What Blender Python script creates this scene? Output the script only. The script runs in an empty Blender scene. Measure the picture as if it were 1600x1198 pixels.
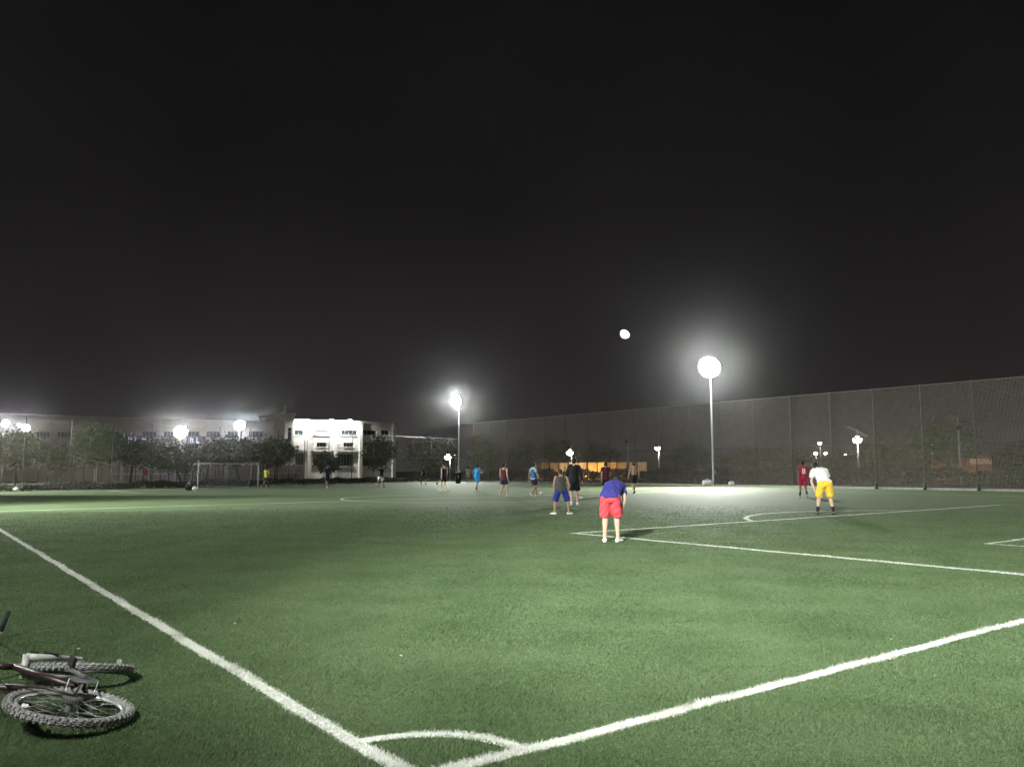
import bpy, bmesh, math, random
import numpy as np
from mathutils import Vector, Matrix

random.seed(7)
rng = np.random.default_rng(7)
R = math.radians
SC = bpy.context.scene
COL = SC.collection

# ------------------------------------------------------------------ camera
CAM_H = 1.45
F_PX, PITCH, ROLL, YAW = 1280.9, 0.10347, -0.00467, -0.63672   # focal in pixels of a 1600 px wide frame
_c, _s = math.cos(PITCH), math.sin(PITCH)
_fw, _rt, _up = np.array([0, _c, _s]), np.array([1., 0, 0]), np.array([0, -_s, _c])
_r2 = _rt * math.cos(ROLL) + _up * math.sin(ROLL)
_u2 = -_rt * math.sin(ROLL) + _up * math.cos(ROLL)
_Rz = np.array([[math.cos(YAW), -math.sin(YAW), 0], [math.sin(YAW), math.cos(YAW), 0], [0, 0, 1]])
CR, CU, CF = _Rz @ _r2, _Rz @ _u2, _Rz @ _fw

cam_data = bpy.data.cameras.new('camera')
cam_data.sensor_width = 36.0
cam_data.lens = F_PX / 1600 * 36
cam_data.clip_start = 0.05
cam_data.clip_end = 8000
cam = bpy.data.objects.new('camera', cam_data)
COL.objects.link(cam)
M4 = Matrix.Identity(4)
for i in range(3):
    M4[i][0], M4[i][1], M4[i][2] = CR[i], CU[i], -CF[i]
M4[2][3] = CAM_H
cam.matrix_world = M4
SC.camera = cam

# ------------------------------------------------------------------ night sky
world = bpy.data.worlds.new('World')
SC.world = world
world.use_nodes = True
wn, wl = world.node_tree.nodes, world.node_tree.links
bg = wn['Background']
tc = wn.new('ShaderNodeTexCoord')
sx = wn.new('ShaderNodeSeparateXYZ')
rp = wn.new('ShaderNodeValToRGB')
wl.new(tc.outputs['Generated'], sx.inputs[0])
wl.new(sx.outputs['Z'], rp.inputs[0])
rp.color_ramp.elements[0].position = 0.0
rp.color_ramp.elements[0].color = (0.0300, 0.0270, 0.0262, 1)
e = rp.color_ramp.elements.new(0.12); e.color = (0.0175, 0.0156, 0.0154, 1)
e = rp.color_ramp.elements.new(0.30); e.color = (0.0092, 0.0082, 0.0083, 1)
rp.color_ramp.elements[-1].position = 0.60
rp.color_ramp.elements[-1].color = (0.0050, 0.0046, 0.0047, 1)
nz_ = wn.new('ShaderNodeTexNoise'); nz_.inputs['Scale'].default_value = 3.5; nz_.inputs['Detail'].default_value = 8.0
mr_ = wn.new('ShaderNodeMapRange'); mr_.inputs['From Min'].default_value = 0.3; mr_.inputs['From Max'].default_value = 0.7
mr_.inputs['To Min'].default_value = 0.82; mr_.inputs['To Max'].default_value = 1.18
vm_ = wn.new('ShaderNodeVectorMath'); vm_.operation = 'SCALE'
wl.new(tc.outputs['Generated'], nz_.inputs['Vector']); wl.new(nz_.outputs['Fac'], mr_.inputs['Value'])
wl.new(rp.outputs['Color'], vm_.inputs[0]); wl.new(mr_.outputs['Result'], vm_.inputs['Scale'])
wl.new(vm_.outputs['Vector'], bg.inputs['Color'])
bg.inputs['Strength'].default_value = 1.0

# faint moonlight from where the moon stands in the picture
def ray(px, py):
    d = CF + CR * (px - 800) / F_PX - CU * (py - 599) / F_PX
    return d / np.linalg.norm(d)
MOON_DIR = ray(977, 521)
sun = bpy.data.lights.new('moonlight', 'SUN')
sun.energy = 0.004
sun.angle = R(0.5)
sun.color = (1, 0.95, 0.88)
so = bpy.data.objects.new('moonlight', sun)
so.rotation_euler = Vector(MOON_DIR.tolist()).to_track_quat('Z', 'Y').to_euler()
COL.objects.link(so)

SC.view_settings.view_transform = 'Standard'
SC.view_settings.look = 'None'
SC.view_settings.exposure = 0.0
SC.view_settings.gamma = 1.0
SC.view_settings.use_curve_mapping = False
cy = SC.cycles
cy.use_denoising = True
cy.max_bounces = 5
cy.diffuse_bounces = 2
cy.glossy_bounces = 2
cy.transmission_bounces = 2
cy.transparent_max_bounces = 8
cy.volume_bounces = 0
cy.sample_clamp_indirect = 2.0
cy.caustics_reflective = False
cy.caustics_refractive = False
cy.use_light_tree = True

# ------------------------------------------------------------------ pixel helpers (points of known depth)
def gp(px, py, z=0.0):
    d = ray(px, py)
    t = (z - CAM_H) / d[2]
    return np.array([0, 0, CAM_H]) + d * t
def onY(px, py, Y):
    d = ray(px, py)
    return np.array([0, 0, CAM_H]) + d * (Y / d[1])
def onX(px, py, X):
    d = ray(px, py)
    return np.array([0, 0, CAM_H]) + d * (X / d[0])
def atd(px, dist):
    """ground point seen in pixel column px at horizontal distance dist"""
    d = ray(px, 733.0)
    h = np.hypot(d[0], d[1])
    return np.array([d[0] / h * dist, d[1] / h * dist, 0.0])
def hz(px, py, dist):
    """height of pixel at horizontal distance dist"""
    d = ray(px, py)
    return CAM_H + d[2] / np.hypot(d[0], d[1]) * dist

# ------------------------------------------------------------------ materials
MATS = {}
def mat(name, col, rough=0.7, var=0.0, scale=8.0, metal=0.0, emit=None, estr=0.0, bump=0.0, col2=None, detail=4.0, spec=0.3):
    if name in MATS:
        return MATS[name]
    m = bpy.data.materials.new(name)
    m.use_nodes = True
    n, l = m.node_tree.nodes, m.node_tree.links
    b = n['Principled BSDF']
    b.inputs['Roughness'].default_value = rough
    b.inputs['Metallic'].default_value = metal
    b.inputs['Specular IOR Level'].default_value = spec
    t = n.new('ShaderNodeTexCoord')
    nz = n.new('ShaderNodeTexNoise')
    nz.inputs['Scale'].default_value = scale
    nz.inputs['Detail'].default_value = detail
    l.new(t.outputs['Object'], nz.inputs['Vector'])
    r = n.new('ShaderNodeValToRGB')
    c2 = col2 or [max(0, c * (1 - var)) for c in col]
    c1 = col if col2 else [min(1, c * (1 + var)) for c in col]
    r.color_ramp.elements[0].position = 0.32
    r.color_ramp.elements[1].position = 0.68
    r.color_ramp.elements[0].color = (*c2, 1)
    r.color_ramp.elements[1].color = (*c1, 1)
    l.new(nz.outputs['Fac'], r.inputs[0])
    l.new(r.outputs['Color'], b.inputs['Base Color'])
    if bump:
        bp = n.new('ShaderNodeBump')
        bp.inputs['Strength'].default_value = bump
        bp.inputs['Distance'].default_value = 0.02
        l.new(nz.outputs['Fac'], bp.inputs['Height'])
        l.new(bp.outputs['Normal'], b.inputs['Normal'])
    if emit:
        b.inputs['Emission Color'].default_value = (*emit, 1)
        b.inputs['Emission Strength'].default_value = estr
    MATS[name] = m
    return m

def turf_mat(name, dark, light, streak):
    m = bpy.data.materials.new(name); m.use_nodes = True
    n, l = m.node_tree.nodes, m.node_tree.links
    b = n['Principled BSDF']; b.inputs['Roughness'].default_value = 0.75
    b.inputs['Specular IOR Level'].default_value = 0.15
    t = n.new('ShaderNodeTexCoord')
    a = n.new('ShaderNodeTexNoise'); a.inputs['Scale'].default_value = 45; a.inputs['Detail'].default_value = 6
    big = n.new('ShaderNodeTexNoise'); big.inputs['Scale'].default_value = 0.9; big.inputs['Detail'].default_value = 5
    mid = n.new('ShaderNodeTexNoise'); mid.inputs['Scale'].default_value = 7; mid.inputs['Detail'].default_value = 4
    for q in (a, big, mid): l.new(t.outputs['Object'], q.inputs['Vector'])
    def mth(op, x, y):
        q = n.new('ShaderNodeMath'); q.operation = op
        for i, v in enumerate((x, y)):
            if isinstance(v, (int, float)): q.inputs[i].default_value = v
            else: l.new(v, q.inputs[i])
        return q.outputs[0]
    s = mth('ADD', mth('MULTIPLY', a.outputs['Fac'], 0.5), mth('ADD', mth('MULTIPLY', big.outputs['Fac'], 0.30), mth('MULTIPLY', mid.outputs['Fac'], 0.2)))
    r = n.new('ShaderNodeValToRGB')
    r.color_ramp.elements[0].position = 0.34; r.color_ramp.elements[0].color = (*dark, 1)
    r.color_ramp.elements[1].position = 0.66; r.color_ramp.elements[1].color = (*light, 1)
    l.new(s, r.inputs[0]); l.new(r.outputs['Color'], b.inputs['Base Color'])
    bp = n.new('ShaderNodeBump'); bp.inputs['Strength'].default_value = 0.6; bp.inputs['Distance'].default_value = 0.02
    l.new(a.outputs['Fac'], bp.inputs['Height']); l.new(bp.outputs['Normal'], b.inputs['Normal'])
    return m

def blade_mat(name, c1, c2, scale, trans=0.5):
    m = bpy.data.materials.new(name); m.use_nodes = True
    n, l = m.node_tree.nodes, m.node_tree.links
    n.remove(n['Principled BSDF'])
    t = n.new('ShaderNodeTexCoord')
    a = n.new('ShaderNodeTexNoise'); a.inputs['Scale'].default_value = scale; a.inputs['Detail'].default_value = 6; a.inputs['Roughness'].default_value = 0.65
    l.new(t.outputs['Object'], a.inputs['Vector'])
    r = n.new('ShaderNodeValToRGB')
    r.color_ramp.elements[0].position = 0.34; r.color_ramp.elements[0].color = (*c2, 1)
    r.color_ramp.elements[1].position = 0.66; r.color_ramp.elements[1].color = (*c1, 1)
    l.new(a.outputs['Fac'], r.inputs[0])
    d = n.new('ShaderNodeBsdfDiffuse'); tr = n.new('ShaderNodeBsdfTranslucent'); mx = n.new('ShaderNodeMixShader')
    mx.inputs[0].default_value = trans
    l.new(r.outputs['Color'], d.inputs['Color']); l.new(r.outputs['Color'], tr.inputs['Color'])
    l.new(d.outputs[0], mx.inputs[1]); l.new(tr.outputs[0], mx.inputs[2])
    l.new(mx.outputs[0], n['Material Output'].inputs['Surface'])
    return m

TURF = turf_mat('artificial_turf', (0.062, 0.094, 0.043), (0.116, 0.158, 0.080), 1)
LINE = turf_mat('line_turf', (0.38, 0.39, 0.35), (0.78, 0.78, 0.74), 1)
SOIL = mat('soil', (0.045, 0.05, 0.03), 0.95, 0.4, 0.5, bump=0.4)
CONC = mat('concrete', (0.36, 0.35, 0.33), 0.9, 0.2, 3)
GALV = mat('galvanised_steel', (0.42, 0.43, 0.44), 0.45, 0.12, 20, metal=0.3)
DARKM = mat('dark_metal', (0.035, 0.037, 0.04), 0.5, 0.2, 20)
BLACK = mat('black_plastic', (0.012, 0.012, 0.013), 0.5, 0.2, 20)
WHITEP = mat('white_paint', (0.78, 0.78, 0.76), 0.5, 0.05, 10)
NETC = mat('net_cord', (0.47, 0.42, 0.37), 0.8, 0.1, 2)
POSTD = mat('dark_weathered_post', (0.085, 0.09, 0.085), 0.8, 0.2, 6)
POSTM = mat('weathered_post', (0.15, 0.15, 0.145), 0.7, 0.2, 6)
GREENP = mat('green_coated_steel', (0.03, 0.055, 0.04), 0.5, 0.2, 10)

# ------------------------------------------------------------------ mesh builder
class MB:
    def __init__(s): s.v = []; s.f = []; s.m = []
    def add(s, vs, fs, mi=0):
        o = len(s.v); s.v.extend([tuple(map(float, p)) for p in vs])
        for f in fs: s.f.append(tuple(o + i for i in f)); s.m.append(mi)
    def box(s, c, d, rz=0.0, mi=0, axes=None):
        c = np.array(c, float); d = np.array(d, float) / 2
        if axes is None:
            ca, sa = math.cos(rz), math.sin(rz)
            axes = (np.array([ca, sa, 0]), np.array([-sa, ca, 0]), np.array([0, 0, 1.]))
        vs = [c + axes[0] * d[0] * i + axes[1] * d[1] * j + axes[2] * d[2] * k for k in (-1, 1) for j in (-1, 1) for i in (-1, 1)]
        s.add(vs, [(0, 2, 3, 1), (4, 5, 7, 6), (0, 1, 5, 4), (2, 6, 7, 3), (0, 4, 6, 2), (1, 3, 7, 5)], mi)
    def loft(s, rings, mi=0, cap=True):
        """rings: list of (centre, vec a, vec b)"""
        n = s.n if hasattr(s, 'n') else 12
        o = len(s.v)
        for c, a, b in rings:
            c, a, b = np.array(c, float), np.array(a, float), np.array(b, float)
            for k in range(n):
                t = 2 * math.pi * k / n
                s.v.append(tuple(c + a * math.cos(t) + b * math.sin(t)))
        for i in range(len(rings) - 1):
            for k in range(n):
                k2 = (k + 1) % n
                s.f.append((o + i * n + k, o + i * n + k2, o + (i + 1) * n + k2, o + (i + 1) * n + k)); s.m.append(mi)
        if cap:
            s.f.append(tuple(o + k for k in reversed(range(n)))); s.m.append(mi)
            q = o + (len(rings) - 1) * n
            s.f.append(tuple(q + k for k in range(n))); s.m.append(mi)
    def tube(s, pts, rad, n=12, mi=0, cap=True, squash=None):
        pts = [np.array(p, float) for p in pts]
        if np.isscalar(rad): rad = [rad] * len(pts)
        s.n = n
        rings = []
        prev = None
        for i, p in enumerate(pts):
            t = pts[min(i + 1, len(pts) - 1)] - pts[max(i - 1, 0)]
            t = t / (np.linalg.norm(t) + 1e-9)
            ref = np.array([0, 0, 1.]) if abs(t[2]) < 0.9 else np.array([1., 0, 0])
            if prev is None: a = np.cross(t, ref)
            else: a = prev - t * (prev @ t)
            a /= np.linalg.norm(a) + 1e-9
            prev = a
            b = np.cross(t, a)
            rings.append((p, a * rad[i], b * rad[i] * (squash or 1)))
        s.loft(rings, mi, cap)
    def ball(s, c, r, n=12, mi=0, axes=None):
        c = np.array(c, float)
        r = np.array([r] * 3 if np.isscalar(r) else r, float)
        A = axes if axes is not None else np.eye(3)
        s.n = n
        rings = []
        for i in range(1, n // 2 + 2):
            t = math.pi * (i - 0.5) / (n // 2 + 1.0) - math.pi / 2
            rings.append((c + A[2] * r[2] * math.sin(t), A[0] * r[0] * math.cos(t), A[1] * r[1] * math.cos(t)))
        s.loft(rings, mi)
    def build(s, name, m, parent=None, smooth=False, loc=None):
        me = bpy.data.meshes.new(name)
        me.from_pydata(s.v, [], s.f)
        for q in (m if isinstance(m, (list, tuple)) else [m]): me.materials.append(q)
        if any(s.m): me.polygons.foreach_set('material_index', s.m)
        if smooth: me.polygons.foreach_set('use_smooth', [True] * len(s.f))
        me.update()
        o = bpy.data.objects.new(name, me)
        COL.objects.link(o)
        if parent is not None: o.parent = parent
        if loc is not None: o.location = [float(q) for q in loc]
        return o

def np_mesh(name, verts, quads, mats, mi=None, parent=None, tri=False):
    me = bpy.data.meshes.new(name)
    k = 3 if tri else 4
    nf = len(quads)
    me.vertices.add(len(verts)); me.vertices.foreach_set('co', np.asarray(verts, np.float32).ravel())
    me.loops.add(nf * k); me.loops.foreach_set('vertex_index', np.asarray(quads, np.int32).ravel())
    me.polygons.add(nf)
    me.polygons.foreach_set('loop_start', np.arange(0, nf * k, k, dtype=np.int32))
    if mi is not None: me.polygons.foreach_set('material_index', np.asarray(mi, np.int32))
    for q in (mats if isinstance(mats, (list, tuple)) else [mats]): me.materials.append(q)
    me.update(calc_edges=True); me.validate()
    o = bpy.data.objects.new(name, me); COL.objects.link(o)
    if parent is not None: o.parent = parent
    return o

def tag(o, label, cat, group=None):
    o['label'] = label; o['category'] = cat
    if group: o['group'] = group
    return o
def struct(o): o['kind'] = 'structure'; return o
def empty(name, loc=(0, 0, 0), rz=0.0):
    o = bpy.data.objects.new(name, None); o.empty_display_size = 0.2
    COL.objects.link(o); o.location = [float(q) for q in loc]; o.rotation_euler = (0, 0, rz)
    return o
def child_copy(src, name, parent, loc=(0, 0, 0), rz=0.0):
    c = bpy.data.objects.new(name, src.data); COL.objects.link(c)
    c.parent = parent; c.location = [float(q) for q in loc]; c.rotation_euler = (0, 0, rz)
    return c

# ------------------------------------------------------------------ ground, turf and painted lines
g = MB(); g.add([(-330, -330, -0.03), (480, -330, -0.03), (480, 480, -0.03), (-330, 480, -0.03)], [(0, 1, 2, 3)])
struct(g.build('ground', SOIL))

FX0, FY0, FX1, FY1 = -6.0, 63.2, 55.2, 86.0           # end fence line, skewed against the pitch
def fenceY(X): return FY0 + (FY1 - FY0) * (X - FX0) / (FX1 - FX0)
RX = 55.2                                              # net fence along the far touchline
t = MB()
t.add([(-6, -8, 0), (52, -8, 0), (52, fenceY(52) - 1.6, 0), (-6, fenceY(-6) - 1.6, 0)], [(0, 1, 2, 3)])
struct(t.build('turf', TURF))

X0, X1, Y0, Y1, YM, XC = 2.02, 43.6, 3.51, 66.6, 35.07, 22.8
W = 0.11
LINES = []          # (x0,y0,x1,y1) axis rectangles for blade colouring
ARCS = []           # (cx,cy,r,a0,a1)
def rect(name, x0, y0, x1, y1):
    sx_, sy_ = (0.012, 0) if x1 - x0 < y1 - y0 else (0, 0.012)
    m = MB(); m.add([(x0 + sx_, y0 + sy_, 0.004), (x1 - sx_, y0 + sy_, 0.004), (x1 - sx_, y1 - sy_, 0.004), (x0 + sx_, y1 - sy_, 0.004)], [(0, 1, 2, 3)])
    LINES.append((x0, y0, x1, y1))
    return struct(m.build(name, LINE))
def arc(name, cx, cy_, r, a0, a1, w=W, n=64, zz=0.0055):
    m = MB(); vs = []
    for i in range(n + 1):
        a = a0 + (a1 - a0) * i / n
        for rr in (r - w / 2, r + w / 2): vs.append((cx + rr * math.cos(a), cy_ + rr * math.sin(a), zz))
    m.add(vs, [(2 * i, 2 * i + 1, 2 * i + 3, 2 * i + 2) for i in range(n)])
    ARCS.append((cx, cy_, r, a0, a1))
    return struct(m.build(name, LINE))
h = W / 2
rect('touchline', X0 - h, Y0 - h, X0 + h, Y1 + h)
rect('touchline', X1 - h, Y0 - h, X1 + h, Y1 + h)
rect('goal_line', X0 + h, Y0 - h, X1 - h, Y0 + h)
rect('goal_line', X0 + h, Y1 - h, X1 - h, Y1 + h)
rect('halfway_line', X0 + h, YM - 0.08, X1 - h, YM + 0.08)
PX0, PX1, PY = 12.2, 33.4, 14.18
hh = 0.085
rect('penalty_area_line', PX0 - hh, Y0 + h, PX0 + hh, PY + hh)
rect('penalty_area_line', PX0 + hh, PY - hh, PX1 - h, PY + hh)
rect('penalty_area_line', PX1 - h, Y0 + h, PX1 + h, PY + h)
rect('goal_area_line', 16.5 - h, Y0 + h, 16.5 + h, 7.3 + h)
rect('goal_area_line', 16.5 + h, 7.3 - h, 29.1 - h, 7.3 + h)
rect('goal_area_line', 29.1 - h, Y0 + h, 29.1 + h, 7.3 + h)
rect('penalty_area_line', PX0 - h, Y1 - 10.67, PX0 + h, Y1 - h)
rect('penalty_area_line', PX0 + h, Y1 - 10.67, PX1 - h, Y1 - 10.56)
rect('penalty_area_line', PX1 - h, Y1 - 10.67, PX1 + h, Y1 - h)
dr = 5.2; dc = PY - math.sqrt(dr * dr - 4.2 ** 2)
aa = math.acos(4.2 / dr)
arc('penalty_arc', XC, dc, dr, aa, math.pi - aa, w=0.15)
arc('centre_circle', XC, YM, 6.0, 0, 2 * math.pi)
arc('corner_arc', X0, Y0, 0.64, 0.05, math.pi / 2 - 0.05, w=0.085)

# grass blades close to the camera; blades on a painted line are white
def on_line(x, y, jit):
    w = np.zeros(len(x), bool)
    xj, yj = x + rng.normal(0, jit, len(x)) + .008 * np.sin(y * 2.9) + .006 * np.sin(y * 7.7 + 1), y + rng.normal(0, jit, len(x)) + .008 * np.sin(x * 2.3) + .006 * np.sin(x * 8.3 + 2)
    for (a, b, c, d) in LINES: w |= (xj > a) & (xj < c) & (yj > b) & (yj < d)
    for (cx, cy_, r, a0, a1) in ARCS:
        rr = np.hypot(xj - cx, yj - cy_); an = np.mod(np.arctan2(yj - cy_, xj - cx), 2 * math.pi)
        w |= (np.abs(rr - r) < (0.043 if r < 1 else h)) & (an >= a0) & (an <= a1)
    return w
def blades(N, r0, r1):
    rr = r0 * (r1 / r0) ** rng.random(N)
    rr = rr[rng.random(N) < np.clip((34 - rr) / 20, 0, 1)]; N = len(rr)
    th = -YAW + R(35.5) * (2 * rng.random(N) - 1)
    x, y = rr * np.sin(th), rr * np.cos(th)
    ok = (x > -6) & (y > -8) & (x < 52) & (y < fenceY(x) - 1.7)
    x, y, rr = x[ok], y[ok], rr[ok]; N = len(x)
    hgt = rng.uniform(0.009, 0.020, N) * (0.75 + 0.5 * np.sin(x * 1.7 + np.sin(y * 2.3)) ** 2)
    wd = (0.0011 + 0.00042 * rr) * rng.uniform(0.7, 1.3, N)
    a = rng.uniform(0, 2 * math.pi, N)
    lean = rng.uniform(0.3, 1.3, N) * hgt
    la = rng.normal(0.6, 1.3, N)
    bx, by = np.cos(a) * wd, np.sin(a) * wd
    V = np.empty((N, 3, 3), np.float32)
    V[:, 0] = np.stack([x - bx, y - by, np.zeros(N)], 1)
    V[:, 1] = np.stack([x + bx, y + by, np.zeros(N)], 1)
    V[:, 2] = np.stack([x + np.cos(la) * lean, y + np.sin(la) * lean, hgt], 1)
    wl_ = on_line(x, y, 0.008)
    mi = np.where(wl_, 3, rng.integers(0, 3, N))
    return V.reshape(-1, 3), mi
BV, BM_ = blades(1350000, 3.3, 34.0)
GA = blade_mat('blade_green', (0.108, 0.164, 0.080), (0.060, 0.102, 0.046), 0.55)
GB = blade_mat('blade_light_green', (0.164, 0.224, 0.124), (0.096, 0.148, 0.072), 0.8)
GC = blade_mat('blade_olive', (0.130, 0.168, 0.086), (0.074, 0.108, 0.050), 0.4)
GW = blade_mat('blade_white', (0.78, 0.78, 0.75), (0.40, 0.42, 0.36), 3.2)
gr = np_mesh('grass', BV, np.arange(len(BV)).reshape(-1, 3), [GA, GB, GC, GW], BM_, tri=True)
gr['kind'] = 'stuff'; gr['label'] = 'short artificial turf blades of the near pitch'; 

# kerb along the far edge of the turf and across the end
k = MB(); k.box((52.1, 38, 0.05), (0.2, 92, 0.16))
struct(k.build('kerb', CONC))
dx, dy = FX1 - FX0, FY1 - FY0
fl = math.hypot(dx, dy); fa = math.atan2(dy, dx)
FU = np.array([dx / fl, dy / fl, 0])

# ------------------------------------------------------------------ floodlight poles
LENS = mat('floodlight_lens', (0.9, 0.9, 0.9), 0.4, emit=(1.0, 0.985, 0.94), estr=150.0)
HOUS = mat('floodlight_housing', (0.10, 0.10, 0.11), 0.5, 0.1, 10)
def spot(name, parent, loc, aim, watts, angle, blend, col, radius=0.5):
    L = bpy.data.lights.new(name, 'SPOT')
    L.energy = watts; L.spot_size = R(angle); L.spot_blend = blend; L.color = col; L.shadow_soft_size = radius
    o = bpy.data.objects.new(name, L); COL.objects.link(o)
    o.location = [float(q) for q in loc]
    d = Vector([float(q) for q in aim]) - o.location
    o.rotation_euler = d.to_track_quat('-Z', 'Y').to_euler()
    o.parent = parent
    return o
def flood_pole(base, height, face, label, lamps, big=1.0, group='floodlight poles of the pitch', lens=None):
    """face: heading (radians) the head looks towards; lamps: list of (aim point world, watts, angle, blend, colour)"""
    base = np.array(base, float)
    P = empty('floodlight_pole', base)
    tag(P, label, 'floodlight', group)
    m = MB(); m.tube([(0, 0, 0), (0, 0, 0.5), (0, 0, height - 0.9)], [0.11, 0.10, 0.06], 14)
    m.build('pole', GALV, P, True)
    m = MB(); m.box((0, 0, 0.02), (0.5, 0.5, 0.05)); m.box((0, 0, 0.15), (0.36, 0.36, 0.26)); m.build('base_plate', CONC, P)
    m = MB(); m.box((0.17, 0, 1.1), (0.12, 0.25, 0.45)); m.build('junction_box', GALV, P)
    ca, sa = math.cos(face), math.sin(face)
    f3 = np.array([ca, sa, 0]); s3 = np.array([-sa, ca, 0]); z3 = np.array([0, 0, 1.])
    m = MB()
    for zz in (-0.69 * big, 0.0, 0.69 * big):
        m.box((0, 0, height + zz), (0.07, 1.1 * big, 0.07), face)
    m.box((0, 0, height - 0.35), (0.10, 0.10, 2.3), face)
    m.build('crossarm', GALV, P)
    tilt = R(24)
    fwd = f3 * math.cos(tilt) - z3 * math.sin(tilt)
    upv = f3 * math.sin(tilt) + z3 * math.cos(tilt)
    def ringmesh(r0, r1, d0, d1, n=40):
        mm = MB(); vs = []
        for q in range(n):
            t_ = 2 * math.pi * q / n
            dd = s3 * math.cos(t_) + upv * math.sin(t_)
            for rr_, de in ((r0, d0), (r1, d0), (r1, d1), (r0, d1)): vs.append(hc + dd * rr_ * big + fwd * de)
        mm.add(vs, [(q * 4 + k_, ((q + 1) % n) * 4 + k_, ((q + 1) % n) * 4 + (k_ + 1) % 4, q * 4 + (k_ + 1) % 4) for q in range(n) for k_ in range(4)])
        return mm
    hc = np.array([0, 0, height]) + f3 * 0.30
    for r0, r1 in ((0.02, 0.33), (0.35, 0.67), (0.69, 1.02)):      # head shaped as the lamps' round glare: disc and two rings
        fo = ringmesh(r0, r1, -0.14, 0.03).build('floodlight', HOUS, P)
        ringmesh(r0 + 0.004, r1 - 0.004, 0.033, 0.06).build('lens', lens or LENS, fo)
    for aim, w, an, bl, colr in lamps:
        spot('flood_beam', P, np.array([0, 0, height]) + f3 * 0.62 - z3 * 0.1, np.array(aim, float) - base, w, an, bl, colr)
    return P
COOL = (0.96, 1.0, 0.93); WARM = (1.0, 0.95, 0.66)
K = 1.0
flood_pole((54.2, 45.2, 0), 9.85, math.pi + 0.45, 'tall floodlight pole with large glare right of the middle players',
           [((43.5, 39.5, 0), 32000 * K, 50, 1.0, WARM), ((17, 18, 0), 40000 * K, 135, 0.7, COOL)], 0.86)
flood_pole((54.3, 85.0 - 0.6, 0), 9.8, math.pi + 0.25, 'farther tall floodlight pole behind the blue jersey player',
           [((44, 70, 0), 22000 * K, 80, 1.0, COOL), ((30, 66, 0), 6000 * K, 165, 0.7, COOL)], 0.60)
flood_pole((54.2, 5.0, 0), 9.85, math.pi, 'floodlight pole of the far row out to the right',
           [((44, 8, 0), 9000 * K, 120, 1.0, COOL)])
flood_pole((-7.0, 0.5, 0), 10.0, R(20), 'floodlight pole behind the near corner',
           [((17.0, 8.0, 0), 62000 * K, 61, 1.0, COOL), ((8.0, 17.0, 0), 8500 * K, 76, 1.0, COOL)])  # second beam is added fill for the midfield turf
flood_pole((-8.0, 41.0, 0), 10.0, R(0), 'floodlight pole beside the near touchline at halfway',
           [((11, 36.5, 0), 32000 * K, 44, 0.7, COOL), ((14, 27, 0), 34000 * K, 110, 1.0, COOL)])  # wide second beam added to lift the dark midfield
flood_pole((-8.5, 76.0, 0), 10.0, R(-30), 'floodlight pole beside the near touchline at the far goal',
           [((11.5, 63.0, 0), 120000 * K, 42, 0.5, COOL), ((20, 80, 0), 6000 * K, 120, 1.0, COOL)])

# lamps of the neighbouring pitch beyond the end fence
def far_flood(px, py, dist, label, face_off=0.0, watts=20000, n=1.0, estr=None, ang=150):
    b = atd(px, dist); hgt = hz(px, py, dist)
    face = math.atan2(-b[1], -b[0]) + face_off
    aim = b + np.array([math.cos(face), math.sin(face), 0]) * 22
    flood_pole(b, hgt, face, label, [(aim, watts, ang, 0.8, (0.97, 0.97, 1.0))], n, 'floodlight poles of the neighbouring pitch')
far_flood(280, 675, 128, 'brightest far floodlight above the round tree left of the goal', 0.0, 16000, 0.85)
far_flood(372, 664, 138, 'far floodlight on a pale pole above the tree behind the goal', 0.15, 12000, 0.75)
far_flood(38, 668, 118, 'small square far floodlight near the left edge', -0.2, 4500, 0.36)
far_flood(3, 661, 116, 'far floodlight cut by the left edge of the picture', 0.2, 4000, 0.36)

# ------------------------------------------------------------------ fences
def cords(m, P, U, length, z0, z1, sp, th, zoff=0.0):
    P, U = np.array(P, float), np.array(U, float)
    N = np.array([-U[1], U[0], 0])
    Z = np.array([0, 0, 1.])
    for i in range(int(length / sp) + 1):
        m.box(P + U * i * sp + Z * (z0 + z1) / 2, (th, th, z1 - z0), axes=(U, N, Z))
    for j in range(int((z1 - z0) / sp) + 1):
        m.box(P + U * length / 2 + N * (th + 0.003) + Z * (z0 + j * sp), (length, th, th), axes=(U, N, Z))
# net fence along the far touchline
nf = empty('net_fence', (RX, 38, 0))
tag(nf, 'tall grey netting fence on posts along the far touchline', 'fence')
YS = [24.7 + 3.4 * i for i in range(-9, 19)]
YA, YB = YS[0], fenceY(RX) - 0.1
NH = 6.95
post_src = None
for y in YS:
    if y > YB: continue
    if post_src is None:
        m = MB(); m.tube([(0, 0, 0), (0, 0, NH + 0.05)], 0.028, 10); m.ball((0, 0, NH + 0.05), 0.045, 8)
        post_src = m.build('post', POSTM, nf, True, loc=(0, y - 38, 0))
    else: child_copy(post_src, 'post', nf, (0, y - 38, 0))
m = MB(); m.box((0.06, (YA + YB) / 2 - 38, 3.05), (0.035, YB - YA, 0.035)); m.build('rail', POSTM, nf)
m = MB(); m.tube([(0.05, YA - 38, NH), (0.05, YB - 38, NH)], 0.018, 6); m.build('top_cable', GALV, nf)
m = MB(); cords(m, (0.09, YA - 38, 0), (0, 1, 0), YB - YA, 0.08, NH, 0.078, 0.0066)
no = m.build('netting', NETC, nf); no['kind'] = 'stuff'
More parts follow.
